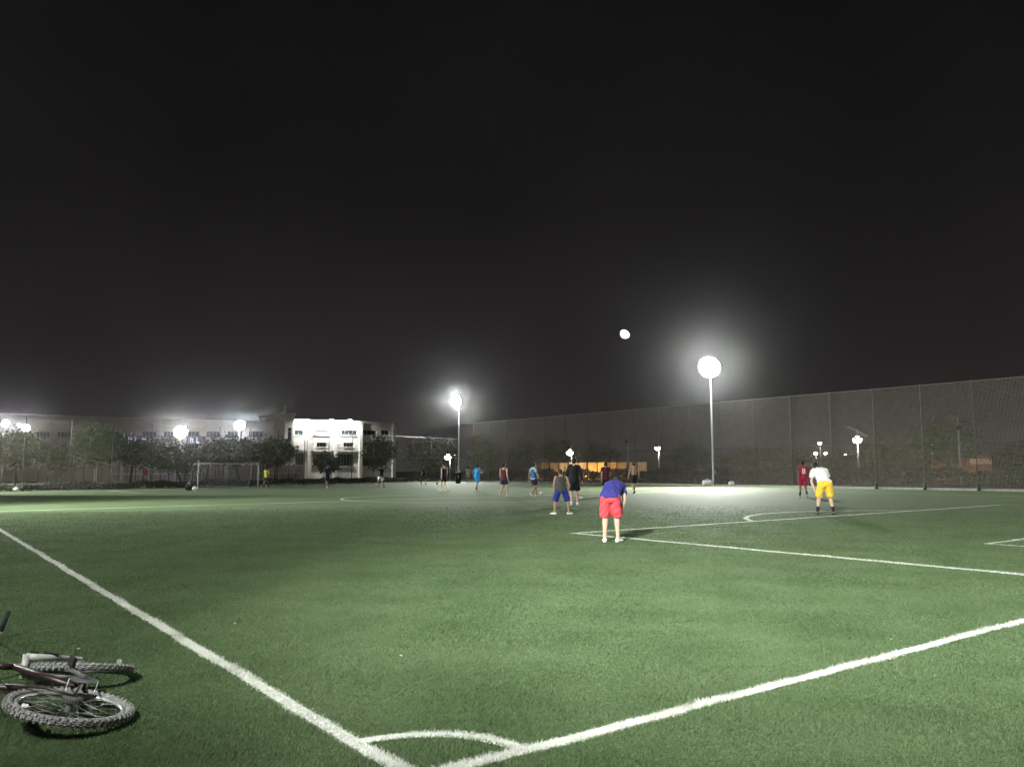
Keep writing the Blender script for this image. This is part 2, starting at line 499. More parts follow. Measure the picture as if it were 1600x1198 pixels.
# end fence
ef = empty('wire_fence', (FX0, FY0, 0), fa)
tag(ef, 'tall thin wire mesh fence on posts behind the far goal', 'fence')
s0 = 0.6; EH = 5.2
i = 0; post2 = None
while s0 + i * 3.3 < fl:
    x = s0 + i * 3.3
    if post2 is None:
        m = MB(); m.tube([(0, 0, 0), (0, 0, EH)], 0.036, 10); m.ball((0, 0, EH), 0.055, 8)
        post2 = m.build('post', POSTD, ef, True, loc=(x, 0, 0))
    else: child_copy(post2, 'post', ef, (x, 0, 0))
    i += 1
m = MB(); m.box((fl / 2, 0.06, 2.75), (fl, 0.035, 0.035)); m.build('rail', POSTM, ef)
m = MB(); m.tube([(0, 0.05, EH - 0.05), (fl, 0.05, EH - 0.05)], 0.02, 6); m.build('top_cable', GALV, ef)
m = MB(); cords(m, (0, 0.09, 0), (1, 0, 0), fl, 0.06, EH - 0.05, 0.125, 0.0042)
no = m.build('wire_mesh', NETC, ef); no['kind'] = 'stuff'

# ------------------------------------------------------------------ goal
gl = np.array([onY(309, 766, 65.0)[0], 65.0, 0]); grt = np.array([onY(403, 762, 66.4)[0], 66.4, 0])
GW_ = np.linalg.norm(grt - gl); ga = math.atan2(grt[1] - gl[1], grt[0] - gl[0])
GOALP = mat('faded_goal_paint', (0.34, 0.34, 0.33), 0.6, 0.15, 6)
go = empty('football_goal', gl, ga)
tag(go, 'white football goal with net at the far end of the pitch', 'goal')
GHT = 1.95
for x in (0, GW_):
    m = MB(); m.tube([(x, 0, 0), (x, 0, GHT)], 0.045, 12); m.build('post', GOALP, go, True)
m = MB(); m.tube([(-0.05, 0, GHT), (GW_ + 0.05, 0, GHT)], 0.045, 12); m.build('crossbar', GOALP, go, True)
for x in (0.03, GW_ - 0.03):
    m = MB(); m.tube([(x, 0.03, GHT), (x, 0.75, GHT - 0.05), (x, 1.35, 0.05)], 0.025, 8); m.build('back_stay', GOALP, go, True)
m = MB(); m.tube([(0, 1.35, 0.04), (GW_, 1.35, 0.04)], 0.03, 8); m.build('ground_bar', GOALP, go, True)
m = MB()
for i in range(int(GW_ / 0.2) + 1):
    x = i * 0.2; m.tube([(x, 0.05, GHT), (x, 0.75, GHT - 0.06), (x, 1.34, 0.06)], 0.006, 4)
for j in range(11):
    tt = j / 10; m.tube([(0, 0.75 + 0.6 * tt, GHT - 0.05 - (GHT - 0.1) * tt), (GW_, 0.75 + 0.6 * tt, GHT - 0.05 - (GHT - 0.1) * tt)], 0.006, 4)
m.build('goal_net', GOALP, go)
# ------------------------------------------------------------------ low hedges
HEDGE = mat('hedge_leaf', (0.035, 0.055, 0.025), 0.8, 0.4, 3)
def hedge(P0, P1, hgt, wid, label, n):
    P0, P1 = np.array(P0, float), np.array(P1, float)
    L = np.linalg.norm(P1 - P0); U = (P1 - P0) / L; N = np.array([-U[1], U[0], 0])
    s = rng.random(n) * L; a = rng.normal(0, wid / 3, n)
    z = np.clip(hgt * (rng.random(n) ** 0.6) * (0.85 + 0.15 * np.sin(s * 0.9) + 0.1 * np.sin(s * 2.7)), 0.03, None)
    c = P0 + np.outer(s, U) + np.outer(a, N); c[:, 2] += z
    leaf_quads('hedge', c, 0.26, HEDGE, None, label, 'hedge')
def leaf_quads(name, c, size, m, parent, label=None, cat=None):
    n = len(c)
    a = rng.normal(size=(n, 3)); a /= np.linalg.norm(a, axis=1)[:, None]
    b = rng.normal(size=(n, 3)); b -= a * (a * b).sum(1)[:, None]; b /= np.linalg.norm(b, axis=1)[:, None]
    sz = size * rng.uniform(0.6, 1.4, n)[:, None]
    V = np.stack([c - a * sz * .5, c + b * sz * .32, c + a * sz * .5, c - b * sz * .32], 1).reshape(-1, 3)
    o = np_mesh(name, V, np.arange(len(V)).reshape(-1, 4), m, parent=parent)
    if label: tag(o, label, cat)
    return o
off = np.array([-FU[1], FU[0], 0])
h0 = np.array([FX0 + 3, fenceY(FX0 + 3), 0]) + off * 3.0
h1 = np.array([FX1 - 3, fenceY(FX1 - 3), 0]) + off * 3.0
hedge(h0, h1, 0.55, 0.8, 'low dark hedge running behind the end fence', 9000)
hedge((RX + 9, 2, 0), (RX + 9, 92, 0), 1.4, 1.2, 'low dark hedge running behind the tall netting fence', 17000)

# ------------------------------------------------------------------ trees
BARK = mat('bark', (0.10, 0.085, 0.065), 0.9, 0.3, 12, bump=0.4)
BARKP = mat('pale_bark', (0.30, 0.28, 0.24), 0.9, 0.2, 12, bump=0.4)
LEAF = [mat('leaf_olive', (0.095, 0.125, 0.050), 0.7, 0.35, 1.3), mat('leaf_dark', (0.060, 0.095, 0.042), 0.7, 0.35, 1.3),
        mat('leaf_green', (0.105, 0.155, 0.055), 0.7, 0.3, 1.3)]
def tree(px, dist, box, label, kind=0, bark=None, n=2600, group='trees beyond the fences', lean=0.0, size=0.2):
    b = atd(px, dist)
    x0, x1, y0, y1 = box
    zt, zb = hz(px, y0, dist), max(0.6, hz(px, y1, dist))
    rad = (x1 - x0) / 2 * dist / F_PX
    cx = ((x0 + x1) / 2 - px) * dist / F_PX
    cc = np.array([CR[0], CR[1], 0]); cc /= np.linalg.norm(cc)
    T = empty('tree', b); tag(T, label, 'tree', group)
    ctr = cc * cx + np.array([0, 0, (zt + zb) / 2])
    hh = (zt - zb) / 2
    nb = 9 + int(rad * 4)
    cl = []
    for i in range(nb):
        v = rng.normal(size=3); v /= np.linalg.norm(v); v *= rng.uniform(0.35, 0.85)
        cl.append(ctr + v * np.array([rad, rad, hh]))
    tr = max(0.09, 0.028 * zt)
    m = MB()
    top = ctr * np.array([0.8, 0.8, 1]) - np.array([0, 0, hh * 0.35])
    midp = top * 0.5 + np.array([lean * 0.3, rng.uniform(-.1, .1), 0])
    m.tube([(0, 0, -0.05), midp * 0.4 + np.array([0, 0, 0]), midp, top], [tr * 1.3, tr, tr * 0.85, tr * 0.6], 9)
    m.build('trunk', bark or BARK, T, True)
    m = MB()
    for c in cl:
        s = top + (midp - top) * rng.uniform(0, 0.5)
        q = (s + c) / 2 + rng.normal(0, 0.12, 3)
        m.tube([s, q, c], [tr * 0.42, tr * 0.25, tr * 0.08], 6)
    m.build('limbs', bark or BARK, T, True)
    cl = np.array(cl)
    n = int(n * 2.0); idx = rng.integers(0, nb, n)
    sp = np.array([rad, rad, hh]) * 0.24
    pts = cl[idx] + rng.normal(size=(n, 3)) * sp
    leaf_quads('crown', pts, size * 1.45, LEAF[kind], T)
    return T
tree(26, 84, (-14, 58, 676, 734), 'broad olive tree at the left edge of the picture', 0, n=3400)
tree(92, 92, (70, 122, 692, 738), 'low thin tree with leaning trunk near the left edge', 0, n=1100, lean=1.0)
tree(153, 76, (118, 186, 660, 732), 'tall pale-stemmed tree in front of the hedge left of the goal', 2, BARKP, 3400)
tree(204, 96, (170, 246, 680, 724), 'dark thick-trunked tree between the pale-stemmed and round trees', 1, n=2600)
tree(285, 86, (228, 310, 692, 738), 'round clipped green tree below the brightest far floodlight', 2, n=3200)
tree(322, 98, (305, 352, 690, 726), 'small dark tree touching the left goal post', 1, n=1200)
tree(376, 88, (318, 402, 684, 727), 'broad dark tree standing behind the goal', 1, n=3200)
tree(430, 88, (398, 464, 687, 732), 'leafy tree just right of the goal', 0, n=2600)
tree(512, 98, (492, 532, 706, 738), 'small round shrub tree before the white building', 1, n=1300)
tree(592, 94, (568, 616, 683, 730), 'dark round tree at the right end of the white building', 1, n=2200)
for i, (px, d, bx, lb) in enumerate([
        (660, 108, (632, 690, 678, 742), 'dim dark tree beside the grey block left of the far floodlight'),
        (690, 118, (664, 716, 688, 742), 'dim tree behind the walking player in the black vest'),
        (765, 112, (730, 800, 680, 742), 'dim dark tree right of the far floodlight pole'),
        (820, 108, (788, 846, 684, 736), 'dim dark tree left of the orange lit wall'),
        (875, 122, (842, 900, 686, 728), 'dim tree behind the black long-sleeved player'),
        (935, 118, (902, 968, 694, 724), 'dim low tree over the orange lit wall'),
        (1075, 96, (1040, 1112, 694, 738), 'dim bushy tree left of the near floodlight pole'),
        (1165, 100, (1125, 1205, 702, 742), 'dim wide tree right of the near floodlight pole'),
        (1225, 110, (1195, 1262, 700, 742), 'dim tree behind the red kit player'),
        (1310, 104, (1280, 1336, 706, 744), 'dim low tree left of the lit solar lamp'),
        (1372, 92, (1346, 1402, 690, 738), 'dim tree right of the lit solar lamp'),
        (1430, 98, (1398, 1452, 694, 742), 'dim tree left of the orange container'),
        (1478, 84, (1432, 1528, 654, 728), 'dim broad green tree in front of the orange container'),
        (1585, 92, (1556, 1640, 690, 742), 'dim dark tree at the right edge of the picture')]):
    tree(px, d, bx, lb, (1, 0, 2)[i % 3] if i != 12 else 2, n=1900, lean=rng.uniform(-1, 1))

# ------------------------------------------------------------------ buildings
GLASS = mat('window_glass', (0.03, 0.045, 0.045), 0.12, 0.2, 3, spec=0.6)
GLASSLIT = mat('lit_window_glass', (0.3, 0.4, 0.4), 0.3, emit=(0.70, 0.92, 0.90), estr=0.35)
FRAME = mat('window_frame', (0.35, 0.36, 0.36), 0.5, 0.1, 8)
WWALL = mat('white_render_wall', (0.66, 0.63, 0.58), 0.9, 0.08, 0.8)
GWALL = mat('grey_render_wall', (0.56, 0.52, 0.48), 0.9, 0.14, 0.5)
DWALL = mat('dim_grey_wall', (0.22, 0.23, 0.24), 0.9, 0.12, 0.5)
def building(name, label, x0, x1, top, Y, depth, wins, wm, parapet=0.25):
    B = empty(name, ((x0 + x1) / 2, Y, 0)); tag(B, label, 'building')
    ox = (x0 + x1) / 2
    xs = sorted(set([x0, x1] + [w[0] for w in wins] + [w[1] for w in wins]))
    zs = sorted(set([0.0, top] + [w[2] for w in wins] + [w[3] for w in wins]))
    m = MB()
    for i in range(len(xs) - 1):
        for j in range(len(zs) - 1):
            a, b_, c, d = xs[i], xs[i + 1], zs[j], zs[j + 1]
            if any(w[0] <= a + 1e-6 and w[1] >= b_ - 1e-6 and w[2] <= c + 1e-6 and w[3] >= d - 1e-6 for w in wins): continue
            m.add([(a - ox, 0, c), (b_ - ox, 0, c), (b_ - ox, 0, d), (a - ox, 0, d)], [(0, 1, 2, 3)])
    for w in wins:
        a, b_, c, d = w[0] - ox, w[1] - ox, w[2], w[3]; q = 0.35
        m.add([(a, 0, c), (b_, 0, c), (b_, 0, d), (a, 0, d), (a, q, c), (b_, q, c), (b_, q, d), (a, q, d)],
              [(0, 4, 5, 1), (1, 5, 6, 2), (2, 6, 7, 3), (3, 7, 4, 0)])
    a, b_ = x0 - ox, x1 - ox
    m.add([(a, 0, 0), (a, depth, 0), (a, depth, top), (a, 0, top), (b_, 0, 0), (b_, depth, 0), (b_, depth, top), (b_, 0, top)],
          [(0, 3, 2, 1), (4, 5, 6, 7), (1, 2, 6, 5)])
    m.build('wall', wm, B)
    m = MB(); m.box((0, depth / 2, top + parapet / 2 + 0.003), (x1 - x0 + 0.3, depth + 0.3, parapet)); m.build('roof', wm, B)
    for w in wins:
        a, b_, c, d = w[0] - ox, w[1] - ox, w[2], w[3]
        m = MB(); m.box(((a + b_) / 2, 0.30, (c + d) / 2), (b_ - a, 0.03, d - c))
        wo = m.build('window', GLASSLIT if len(w) > 5 and w[5] else GLASS, B)
        nc = w[4]; m = MB()
        for q in range(nc + 1):
            xx = a + 0.03 + (b_ - a - 0.06) * q / nc; m.box((xx, 0.262, (c + d) / 2), (0.07, 0.04, d - c - 0.01))
        for zz in (c + 0.035, d - 0.035): m.box(((a + b_) / 2, 0.258, zz), (b_ - a - 0.01, 0.04, 0.07))
        m.build('frame', FRAME, wo)
        m = MB(); m.box(((a + b_) / 2, -0.06, c - 0.05), (b_ - a + 0.2, 0.2, 0.09)); m.build('sill', wm, wo)
    return B
BY = 132.0
def bx(px): return onY(px, 690, BY)[0]
def bz(px, py): return onY(px, py, BY)[2]
def win(px0, px1, py0, py1, nc, lit=False):
    mid = (px0 + px1) / 2
    return (bx(px0), bx(px1), bz(mid, py1), bz(mid, py0), nc, lit)
# white block
wB = building('white_building', 'white three-storey building brightly washed by lamps behind the pitch', bx(456), bx(618), bz(500, 658), BY, 18,
              [win(460, 474, 672, 680, 2), win(491, 515, 672, 680, 5, True), win(533, 558, 672, 680, 4), win(567, 588, 672, 680, 3), win(595, 608, 672, 680, 2),
               win(495, 511, 691, 698.5, 3), win(537, 553, 691, 698.5, 3), win(569, 585, 691, 698.5, 3),
               win(462, 476, 708, 728, 3), win(490, 514, 709, 728, 5), win(528, 553, 709, 728, 5), win(566, 606, 712, 728, 6)], WWALL)
wox = (bx(456) + bx(618)) / 2
for px in (482, 523, 562, 614):
    m = MB(); m.box((bx(px) - wox, -0.3, bz(px, 660) / 2), (0.55, 0.6, bz(px, 660))); m.build('pilaster', WWALL, wB)
m = MB(); m.box((0, -0.2, bz(520, 704)), (bx(614) - bx(458), 0.4, 0.25)); m.build('canopy', WWALL, wB)
# tower
building('stair_tower', 'narrow pale stair tower at the left end of the white building', bx(441), bx(455.5), bz(448, 648), BY - 1.0, 12,
         [win(446, 452, 668, 690, 1)], WWALL)
for px in (452.5, 455):
    p = np.array([bx(px - 1), BY + 3, 0]); z0 = bz(448, 648) + 0.25
    m = MB(); m.tube([(p[0], p[1], z0), (p[0], p[1], z0 + 1.6)], 0.07, 8); m.tube([(p[0] - 0.3, p[1], z0 + 1.2), (p[0] + 0.3, p[1], z0 + 1.2)], 0.03, 6)
    tag(m.build('roof_antenna', GALV, None, True), 'thin antenna mast on the stair tower roof, ' + ('left one' if px < 454 else 'right one'), 'antenna')
# long grey building on the left
wins = []
for i in range(11):
    a = 62 + i * 34
    wins.append(win(a, a + 22, 672, 682, 4)); wins.append(win(a, a + 22, 691, 700, 4)); wins.append(win(a, a + 22, 711, 722, 4))
building('grey_building', 'long dim grey school-like building behind the row of trees', bx(26), bx(440.5), bz(300, 655), BY + 4, 20, wins, GWALL)
building('corner_building', 'dim taller grey corner block at the left edge', bx(-60), bx(25.5), bz(20, 648), BY + 1, 16,
         [win(-8, 8, 680, 689, 3, True), win(-40, -18, 680, 689, 3)], GWALL)
building('dim_block', 'dim blue-grey block right of the white building', bx(620), bx(690), bz(650, 660), BY + 22, 20,
         [win(630, 642, 676, 684, 2), win(652, 664, 676, 684, 2), win(672, 684, 676, 684, 2)], DWALL)
# lamps on the parapet of the white block that wash its face
for i, px in enumerate((474, 512, 541)):
    p = np.array([bx(px), BY, bz(px, 658.5)])
    L_ = empty('parapet_floodlight', p)
    tag(L_, ('left', 'middle', 'right')[i] + ' small floodlight on the parapet of the white building', 'floodlight', 'parapet floodlights')
    m = MB(); m.tube([(0, 0, 0.2), (0, -1.3, 0.35)], 0.04, 6); m.build('arm', GALV, L_)
    m = MB(); m.box((0, -1.4, 0.35), (0.7, 0.3, 0.25)); m.build('housing', HOUS, L_)
    m = MB(); m.box((0, -1.4, 0.215), (0.6, 0.24, 0.014)); m.build('lens', LENS, L_)
    spot('wash_beam', L_, (0, -1.45, 0.1), (0, 0.05, -1.6), 2700, 170, 0.6, (0.98, 1.0, 0.97), 0.15)
# illuminated sign letters on the grey building (unreadable at this distance)
SIGN = mat('lit_sign', (0.5, 0.5, 0.7), 0.4, emit=(0.72, 0.74, 1.0), estr=1.1)
def sign(px0, px1, label):
    p0, p1 = onY(px0, 687, BY + 3.8), onY(px1, 687, BY + 3.8)
    S = empty('lit_sign', p0); tag(S, label, 'sign')
    m = MB(); m.box(((p1[0] - p0[0]) / 2, 0.06, 0), (p1[0] - p0[0] + 0.3, 0.06, 1.3)); m.build('back_board', DWALL, S)
    x = 0.1; L = p1[0] - p0[0]; kk = 0
    while x < L - 0.5:
        m = MB(); w = rng.uniform(0.35, 0.6)
        m.box((x, 0, 0), (0.13, 0.05, 0.9))
        if kk % 3 != 1: m.box((x + w * 0.8, 0, -0.1), (0.13, 0.05, 0.7))
        m.box((x + w * 0.4, 0.008, -0.4 if kk % 2 else 0.1), (w * 0.7, 0.05, 0.13))
        m.build('letter', SIGN, S); x += w + 0.55; kk += 1
sign(200, 231, 'bluish lit sign letters on the grey building left of the bright far floodlight')
sign(297, 321, 'bluish lit sign letters on the grey building right of the bright far floodlight')

# ------------------------------------------------------------------ beyond the end fence: iron railing, low wall, boards
IR0, IR1 = atd(60, 100), atd(470, 104)
L = np.linalg.norm(IR1 - IR0); ia = math.atan2(IR1[1] - IR0[1], IR1[0] - IR0[0])
ir = empty('iron_railing', IR0, ia); tag(ir, 'dark iron railing of thin uprights behind the tree row', 'fence')
src = None
for i in range(int(L / 0.85) + 1):
    if src is None:
        m = MB(); m.tube([(0, 0, 0), (0, 0, 2.2)], 0.04, 6); m.ball((0, 0, 2.2), 0.06, 6); src = m.build('upright', DARKM, ir)
    else: child_copy(src, 'upright', ir, (i * 0.85, 0, 0))
for zz in (0.3, 1.9):
    m = MB(); m.box((L / 2, 0.05, zz), (L, 0.03, 0.04)); m.build('rail', DARKM, ir)
PINK = mat('pinkish_wall', (0.55, 0.46, 0.43), 0.9, 0.15, 0.7)
LW0, LW1 = atd(88, 118), atd(474, 120)
L = np.linalg.norm(LW1 - LW0); la_ = math.atan2(LW1[1] - LW0[1], LW1[0] - LW0[0])
lw = empty('low_wall', LW0, la_); tag(lw, 'low pinkish boundary wall with pale piers behind the iron railing', 'wall')
m = MB(); m.box((L / 2, 0, 1.0), (L, 0.25, 2.0)); m.build('wall', PINK, lw)
m = MB(); m.box((L / 2, 0, 2.06), (L, 0.4, 0.12)); m.build('coping', WHITEP, lw)
for i in range(int(L / 3.2)):
    m = MB(); m.box((i * 3.2 + 1, -0.2, 1.1), (0.4, 0.3, 2.2)); m.build('pier', WHITEP, lw)
for i, (a, b_) in enumerate(((176, 262), (268, 330), (402, 470))):
    A_, B_ = atd(a, 108), atd(b_, 108); L = np.linalg.norm(B_ - A_)
    bo = empty('white_barrier', A_, math.atan2(B_[1] - A_[1], B_[0] - A_[0]))
    tag(bo, ('long white rail barrier left of the goal behind the dark trunk', 'white rail barrier touching the left side of the goal', 'white rail barrier right of the goal')[i], 'barrier')
    for x in (0, L / 2, L):
        m = MB(); m.box((x, 0, 0.55), (0.1, 0.1, 1.1)); m.build('leg', WHITEP, bo)
    for zz in (1.05, 0.2):
        m = MB(); m.box((L / 2, -0.07, zz), (L, 0.04, 0.2)); m.build('board', WHITEP, bo)

# ------------------------------------------------------------------ solar street lamps and other lamps behind the right fence
PANEL = mat('solar_panel', (0.10, 0.10, 0.12), 0.3, 0.2, 4, spec=0.5)
LAMPW = mat('street_lamp_lens', (0.9, 0.9, 0.85), 0.4, emit=(1.0, 0.95, 0.80), estr=40)
LAMPO = mat('orange_lamp_lens', (0.9, 0.6, 0.3), 0.4, emit=(1.0, 0.50, 0.16), estr=6)
def solar_lamp(px, dist, ytop, ylamp, lit, label, watts=250, panel=True, col=(1, 0.93, 0.78), r=0.24):
    b = atd(px, dist); H_ = hz(px, ytop, dist); zl = hz(px, ylamp, dist)
    P = empty('street_lamp', b, YAW); tag(P, label, 'street lamp', 'street lamps beyond the fence')
    m = MB(); m.tube([(0, 0, 0), (0, 0, H_)], [0.09, 0.06], 10); m.build('post', GALV, P, True)
    if panel:
        ax = np.array([0.88, 0, -0.47]); nn = np.array([0.47, 0, 0.88])
        m = MB(); m.box((0, 0, H_ + 0.05), (1.9, 1.0, 0.06), axes=(ax, np.array([0, 1., 0]), nn)); m.build('solar_panel', PANEL, P)
    m = MB(); m.tube([(0, 0, zl + 0.1), (-0.25, -0.5, zl + 0.2)], 0.03, 6); m.build('arm', GALV, P)
    m = MB(); m.ball((-0.25, -0.55, zl + 0.12), (r, r, r * 0.5), 12); ho = m.build('lamp_head', HOUS, P, True)
    m = MB(); m.ball((-0.25, -0.55, zl), (r, r, r * 0.85), 12); m.build('lens', LAMPW if lit else GLASS, ho, True)
    if lit and watts: spot('lamp_glow', P, (-0.25, -0.55, zl - 0.28), (-0.25, -0.9, -4), watts, 165, 0.5, col, 0.15)
solar_lamp(1342, 84, 674, 687, True, 'lit solar street lamp behind the netting right of the white shirt player', 900, r=0.4)
solar_lamp(1501, 80, 650, 668, False, 'unlit solar street lamp with tilted panel near the right edge')
solar_lamp(893, 108, 690, 707, True, 'lit street lamp above the black long-sleeved player', 700, False, r=0.42)
solar_lamp(1030, 104, 692, 700, True, 'lit street lamp on a thin post left of the near floodlight pole', 500, False, r=0.34)
solar_lamp(982, 96, 678, 690, False, 'unlit solar street lamp between the two lit lamps')
solar_lamp(703, 112, 708, 714, True, 'lit street lamp left of the far floodlight pole', 700, False, (1, 0.85, 0.62), r=0.42)
solar_lamp(712, 126, 706, 711, True, 'tiny lit street lamp hugging the far floodlight pole', 0, False, r=0.18)
solar_lamp(868, 140, 690, 697, True, 'tiny far lamp above the orange wall', 0, False, r=0.26)
solar_lamp(1283, 150, 690, 692, True, 'topmost of the small far lamps right of the red kit player', 0, False, r=0.32)
solar_lamp(1276, 152, 704, 708, True, 'lower left of the small far lamps right of the red kit player', 0, False, r=0.32)
solar_lamp(1292, 152, 704, 708, True, 'lower right of the small far lamps right of the red kit player', 0, False, r=0.32)
solar_lamp(1322, 154, 706, 710, True, 'faint small far lamp left of the lit solar lamp', 0, False, r=0.2)

# orange lit hoarding and container
HOARD = mat('hoarding_panel', (0.62, 0.44, 0.24), 0.8, 0.2, 1.0)
W0, W1 = atd(802, 112), atd(1012, 106)
L = np.linalg.norm(W1 - W0); wa = math.atan2(W1[1] - W0[1], W1[0] - W0[0])
ho = empty('hoarding', W0, wa); tag(ho, 'long low hoarding of panels glowing orange behind the players', 'hoarding')
npan = 14
for i in range(npan):
    m = MB(); m.box(((i + 0.5) * L / npan, (i % 2) * 0.03, 1.1), (L / npan - 0.05, 0.06, 2.2)); m.build('panel', HOARD, ho)
for i in range(npan + 1):
    m = MB(); m.box((i * L / npan, -0.12, 1.2), (0.12, 0.1, 2.5)); m.build('post', DARKM, ho)
for i, s in enumerate((0.16, 0.38, 0.58, 0.66, 0.84)):
    p = W0 + (W1 - W0) * s + np.array([math.sin(wa), -math.cos(wa), 0]) * 1.3
    l_ = empty('ground_lamp', p); tag(l_, ('first', 'second', 'third', 'fourth', 'fifth')[i] + ' small orange ground lamp from the left at the foot of the hoarding', 'lamp', 'orange ground lamps')
    m = MB(); m.box((0, 0, 0.2), (0.06, 0.06, 0.4)); m.build('stake', DARKM, l_)
    m = MB(); m.ball((0, 0, 0.46), 0.09, 10); m.build('globe', LAMPO, l_, True)
    pl = bpy.data.lights.new('lamp_glow', 'POINT'); pl.energy = (30, 45, 80, 420, 20)[i]; pl.color = (1, 0.56, 0.14); pl.shadow_soft_size = 0.1
    po = bpy.data.objects.new('lamp_glow', pl); COL.objects.link(po); po.parent = l_; po.location = (0, 0, 0.62)
CONT = mat('container_paint', (0.36, 0.20, 0.11), 0.6, 0.15, 1.5)
C0, C1 = atd(1455, 96), atd(1553, 92)
L = np.linalg.norm(C1 - C0); ca_ = math.atan2(C1[1] - C0[1], C1[0] - C0[0])
ct = empty('storage_container', C0, ca_); tag(ct, 'orange-brown storage container with a pale strip behind the right tree', 'container')
m = MB()
for i in range(int(L / 0.3)):
    m.box(((i + 0.5) * 0.3, 0.0 + (i % 2) * 0.05, 1.2), (0.3, 0.1, 2.3))
m.build('side_wall', CONT, ct)
m = MB(); m.box((L / 2, 1.3, 1.2), (L, 2.3, 2.28)); m.build('body', CONT, ct)
m = MB(); m.box((L / 2, 1.2, 2.40), (L + 0.1, 2.6, 0.12)); m.build('roof', CONT, ct)
for x in (0.05, L * 0.33, L * 0.75, L - 0.05):
    m = MB(); m.box((x, -0.08, 1.2), (0.12, 0.08, 2.38)); m.build('post', DARKM, ct)
m = MB(); m.box((L * 0.82, -0.10, 1.95), (L * 0.34, 0.05, 0.55)); m.build('pale_strip', WHITEP, ct)
p = (C0 + C1) / 2 + np.array([math.sin(ca_), -math.cos(ca_), 0]) * 4.5 + np.array([0, 0, 0])
l_ = empty('orange_lamp_post', p); tag(l_, 'thin lamp post with orange lantern in front of the container', 'street lamp')
m = MB(); m.tube([(0, 0, 0), (0, 0, 3.4)], [0.05, 0.035], 8); m.build('post', DARKM, l_, True)
m = MB(); m.ball((0, 0, 3.5), (0.09, 0.09, 0.12), 10); m.build('lantern', LAMPO, l_, True)
pl = bpy.data.lights.new('lamp_glow', 'POINT'); pl.energy = 200; pl.color = (1, 0.55, 0.2); pl.shadow_soft_size = 0.15
po = bpy.data.objects.new('lamp_glow', pl); COL.objects.link(po); po.parent = l_; po.location = (0, 0, 3.75)
b = atd(1457, 118); l_ = empty('orange_banner_sign', b, YAW); tag(l_, 'small upright orange lit sign left of the broad right tree', 'sign')
z0, z1 = hz(1457, 711, 118), hz(1457, 693, 118)
m = MB(); m.box((0, 0, z0 / 2), (0.12, 0.12, z0)); m.build('post', DARKM, l_)
m = MB(); m.box((0, 0, (z0 + z1) / 2), (0.42, 0.1, z1 - z0)); m.build('frame', DARKM, l_)
m = MB(); m.box((0, -0.06, (z0 + z1) / 2), (0.34, 0.03, z1 - z0 - 0.1)); m.build('lit_panel', mat('orange_lit_panel', (0.8, 0.4, 0.2), 0.5, emit=(1, 0.42, 0.2), estr=1.0), l_)

# ------------------------------------------------------------------ people
SKIN = [mat('skin_light', (0.50, 0.33, 0.24), 0.55, 0.08, 20), mat('skin_tan', (0.36, 0.22, 0.15), 0.55, 0.08, 20), mat('skin_dark', (0.17, 0.10, 0.065), 0.55, 0.08, 20)]
HAIR = mat('black_hair', (0.010, 0.009, 0.009), 0.6, 0.3, 60, bump=0.5)
def cloth(name, col): return mat('cloth_' + name, col, 0.85, 0.12, 14, bump=0.25)
def solidify(mb, name, m, parent, voxel, sm=3, wrinkle=0.0):
    o = mb.build(name, m, parent, True)
    md = o.modifiers.new('r', 'REMESH'); md.mode = 'VOXEL'; md.voxel_size = voxel; md.use_smooth_shade = True
    if sm:
        s_ = o.modifiers.new('s', 'SMOOTH'); s_.factor = 0.5; s_.iterations = sm
    dg = bpy.context.evaluated_depsgraph_get()
    me = bpy.data.meshes.new_from_object(o.evaluated_get(dg))
    old = o.data; o.modifiers.clear(); o.data = me; bpy.data.meshes.remove(old)
    if wrinkle:
        n = len(me.vertices)
        co = np.empty(n * 3, np.float32); me.vertices.foreach_get('co', co); co = co.reshape(-1, 3)
        no_ = np.empty(n * 3, np.float32); me.vertices.foreach_get('normal', no_); no_ = no_.reshape(-1, 3)
        p_ = rng.uniform(0, 6, 4)
        w_ = np.sin(co[:, 2] * 38 + 5 * np.sin(co[:, 0] * 9 + p_[0]) + p_[1]) * np.sin(co[:, 0] * 21 + co[:, 1] * 17 + p_[2]) + 0.6 * np.sin(co[:, 0] * 45 + co[:, 2] * 13 + p_[3])
        co += no_ * (w_ * wrinkle)[:, None]
        me.vertices.foreach_set('co', co.ravel().astype(np.float32)); me.update()
    me.polygons.foreach_set('use_smooth', [True] * len(me.polygons))
    return o
def V3(*a): return np.array(a, float)
def mix(a, b, t): return a + (b - a) * t
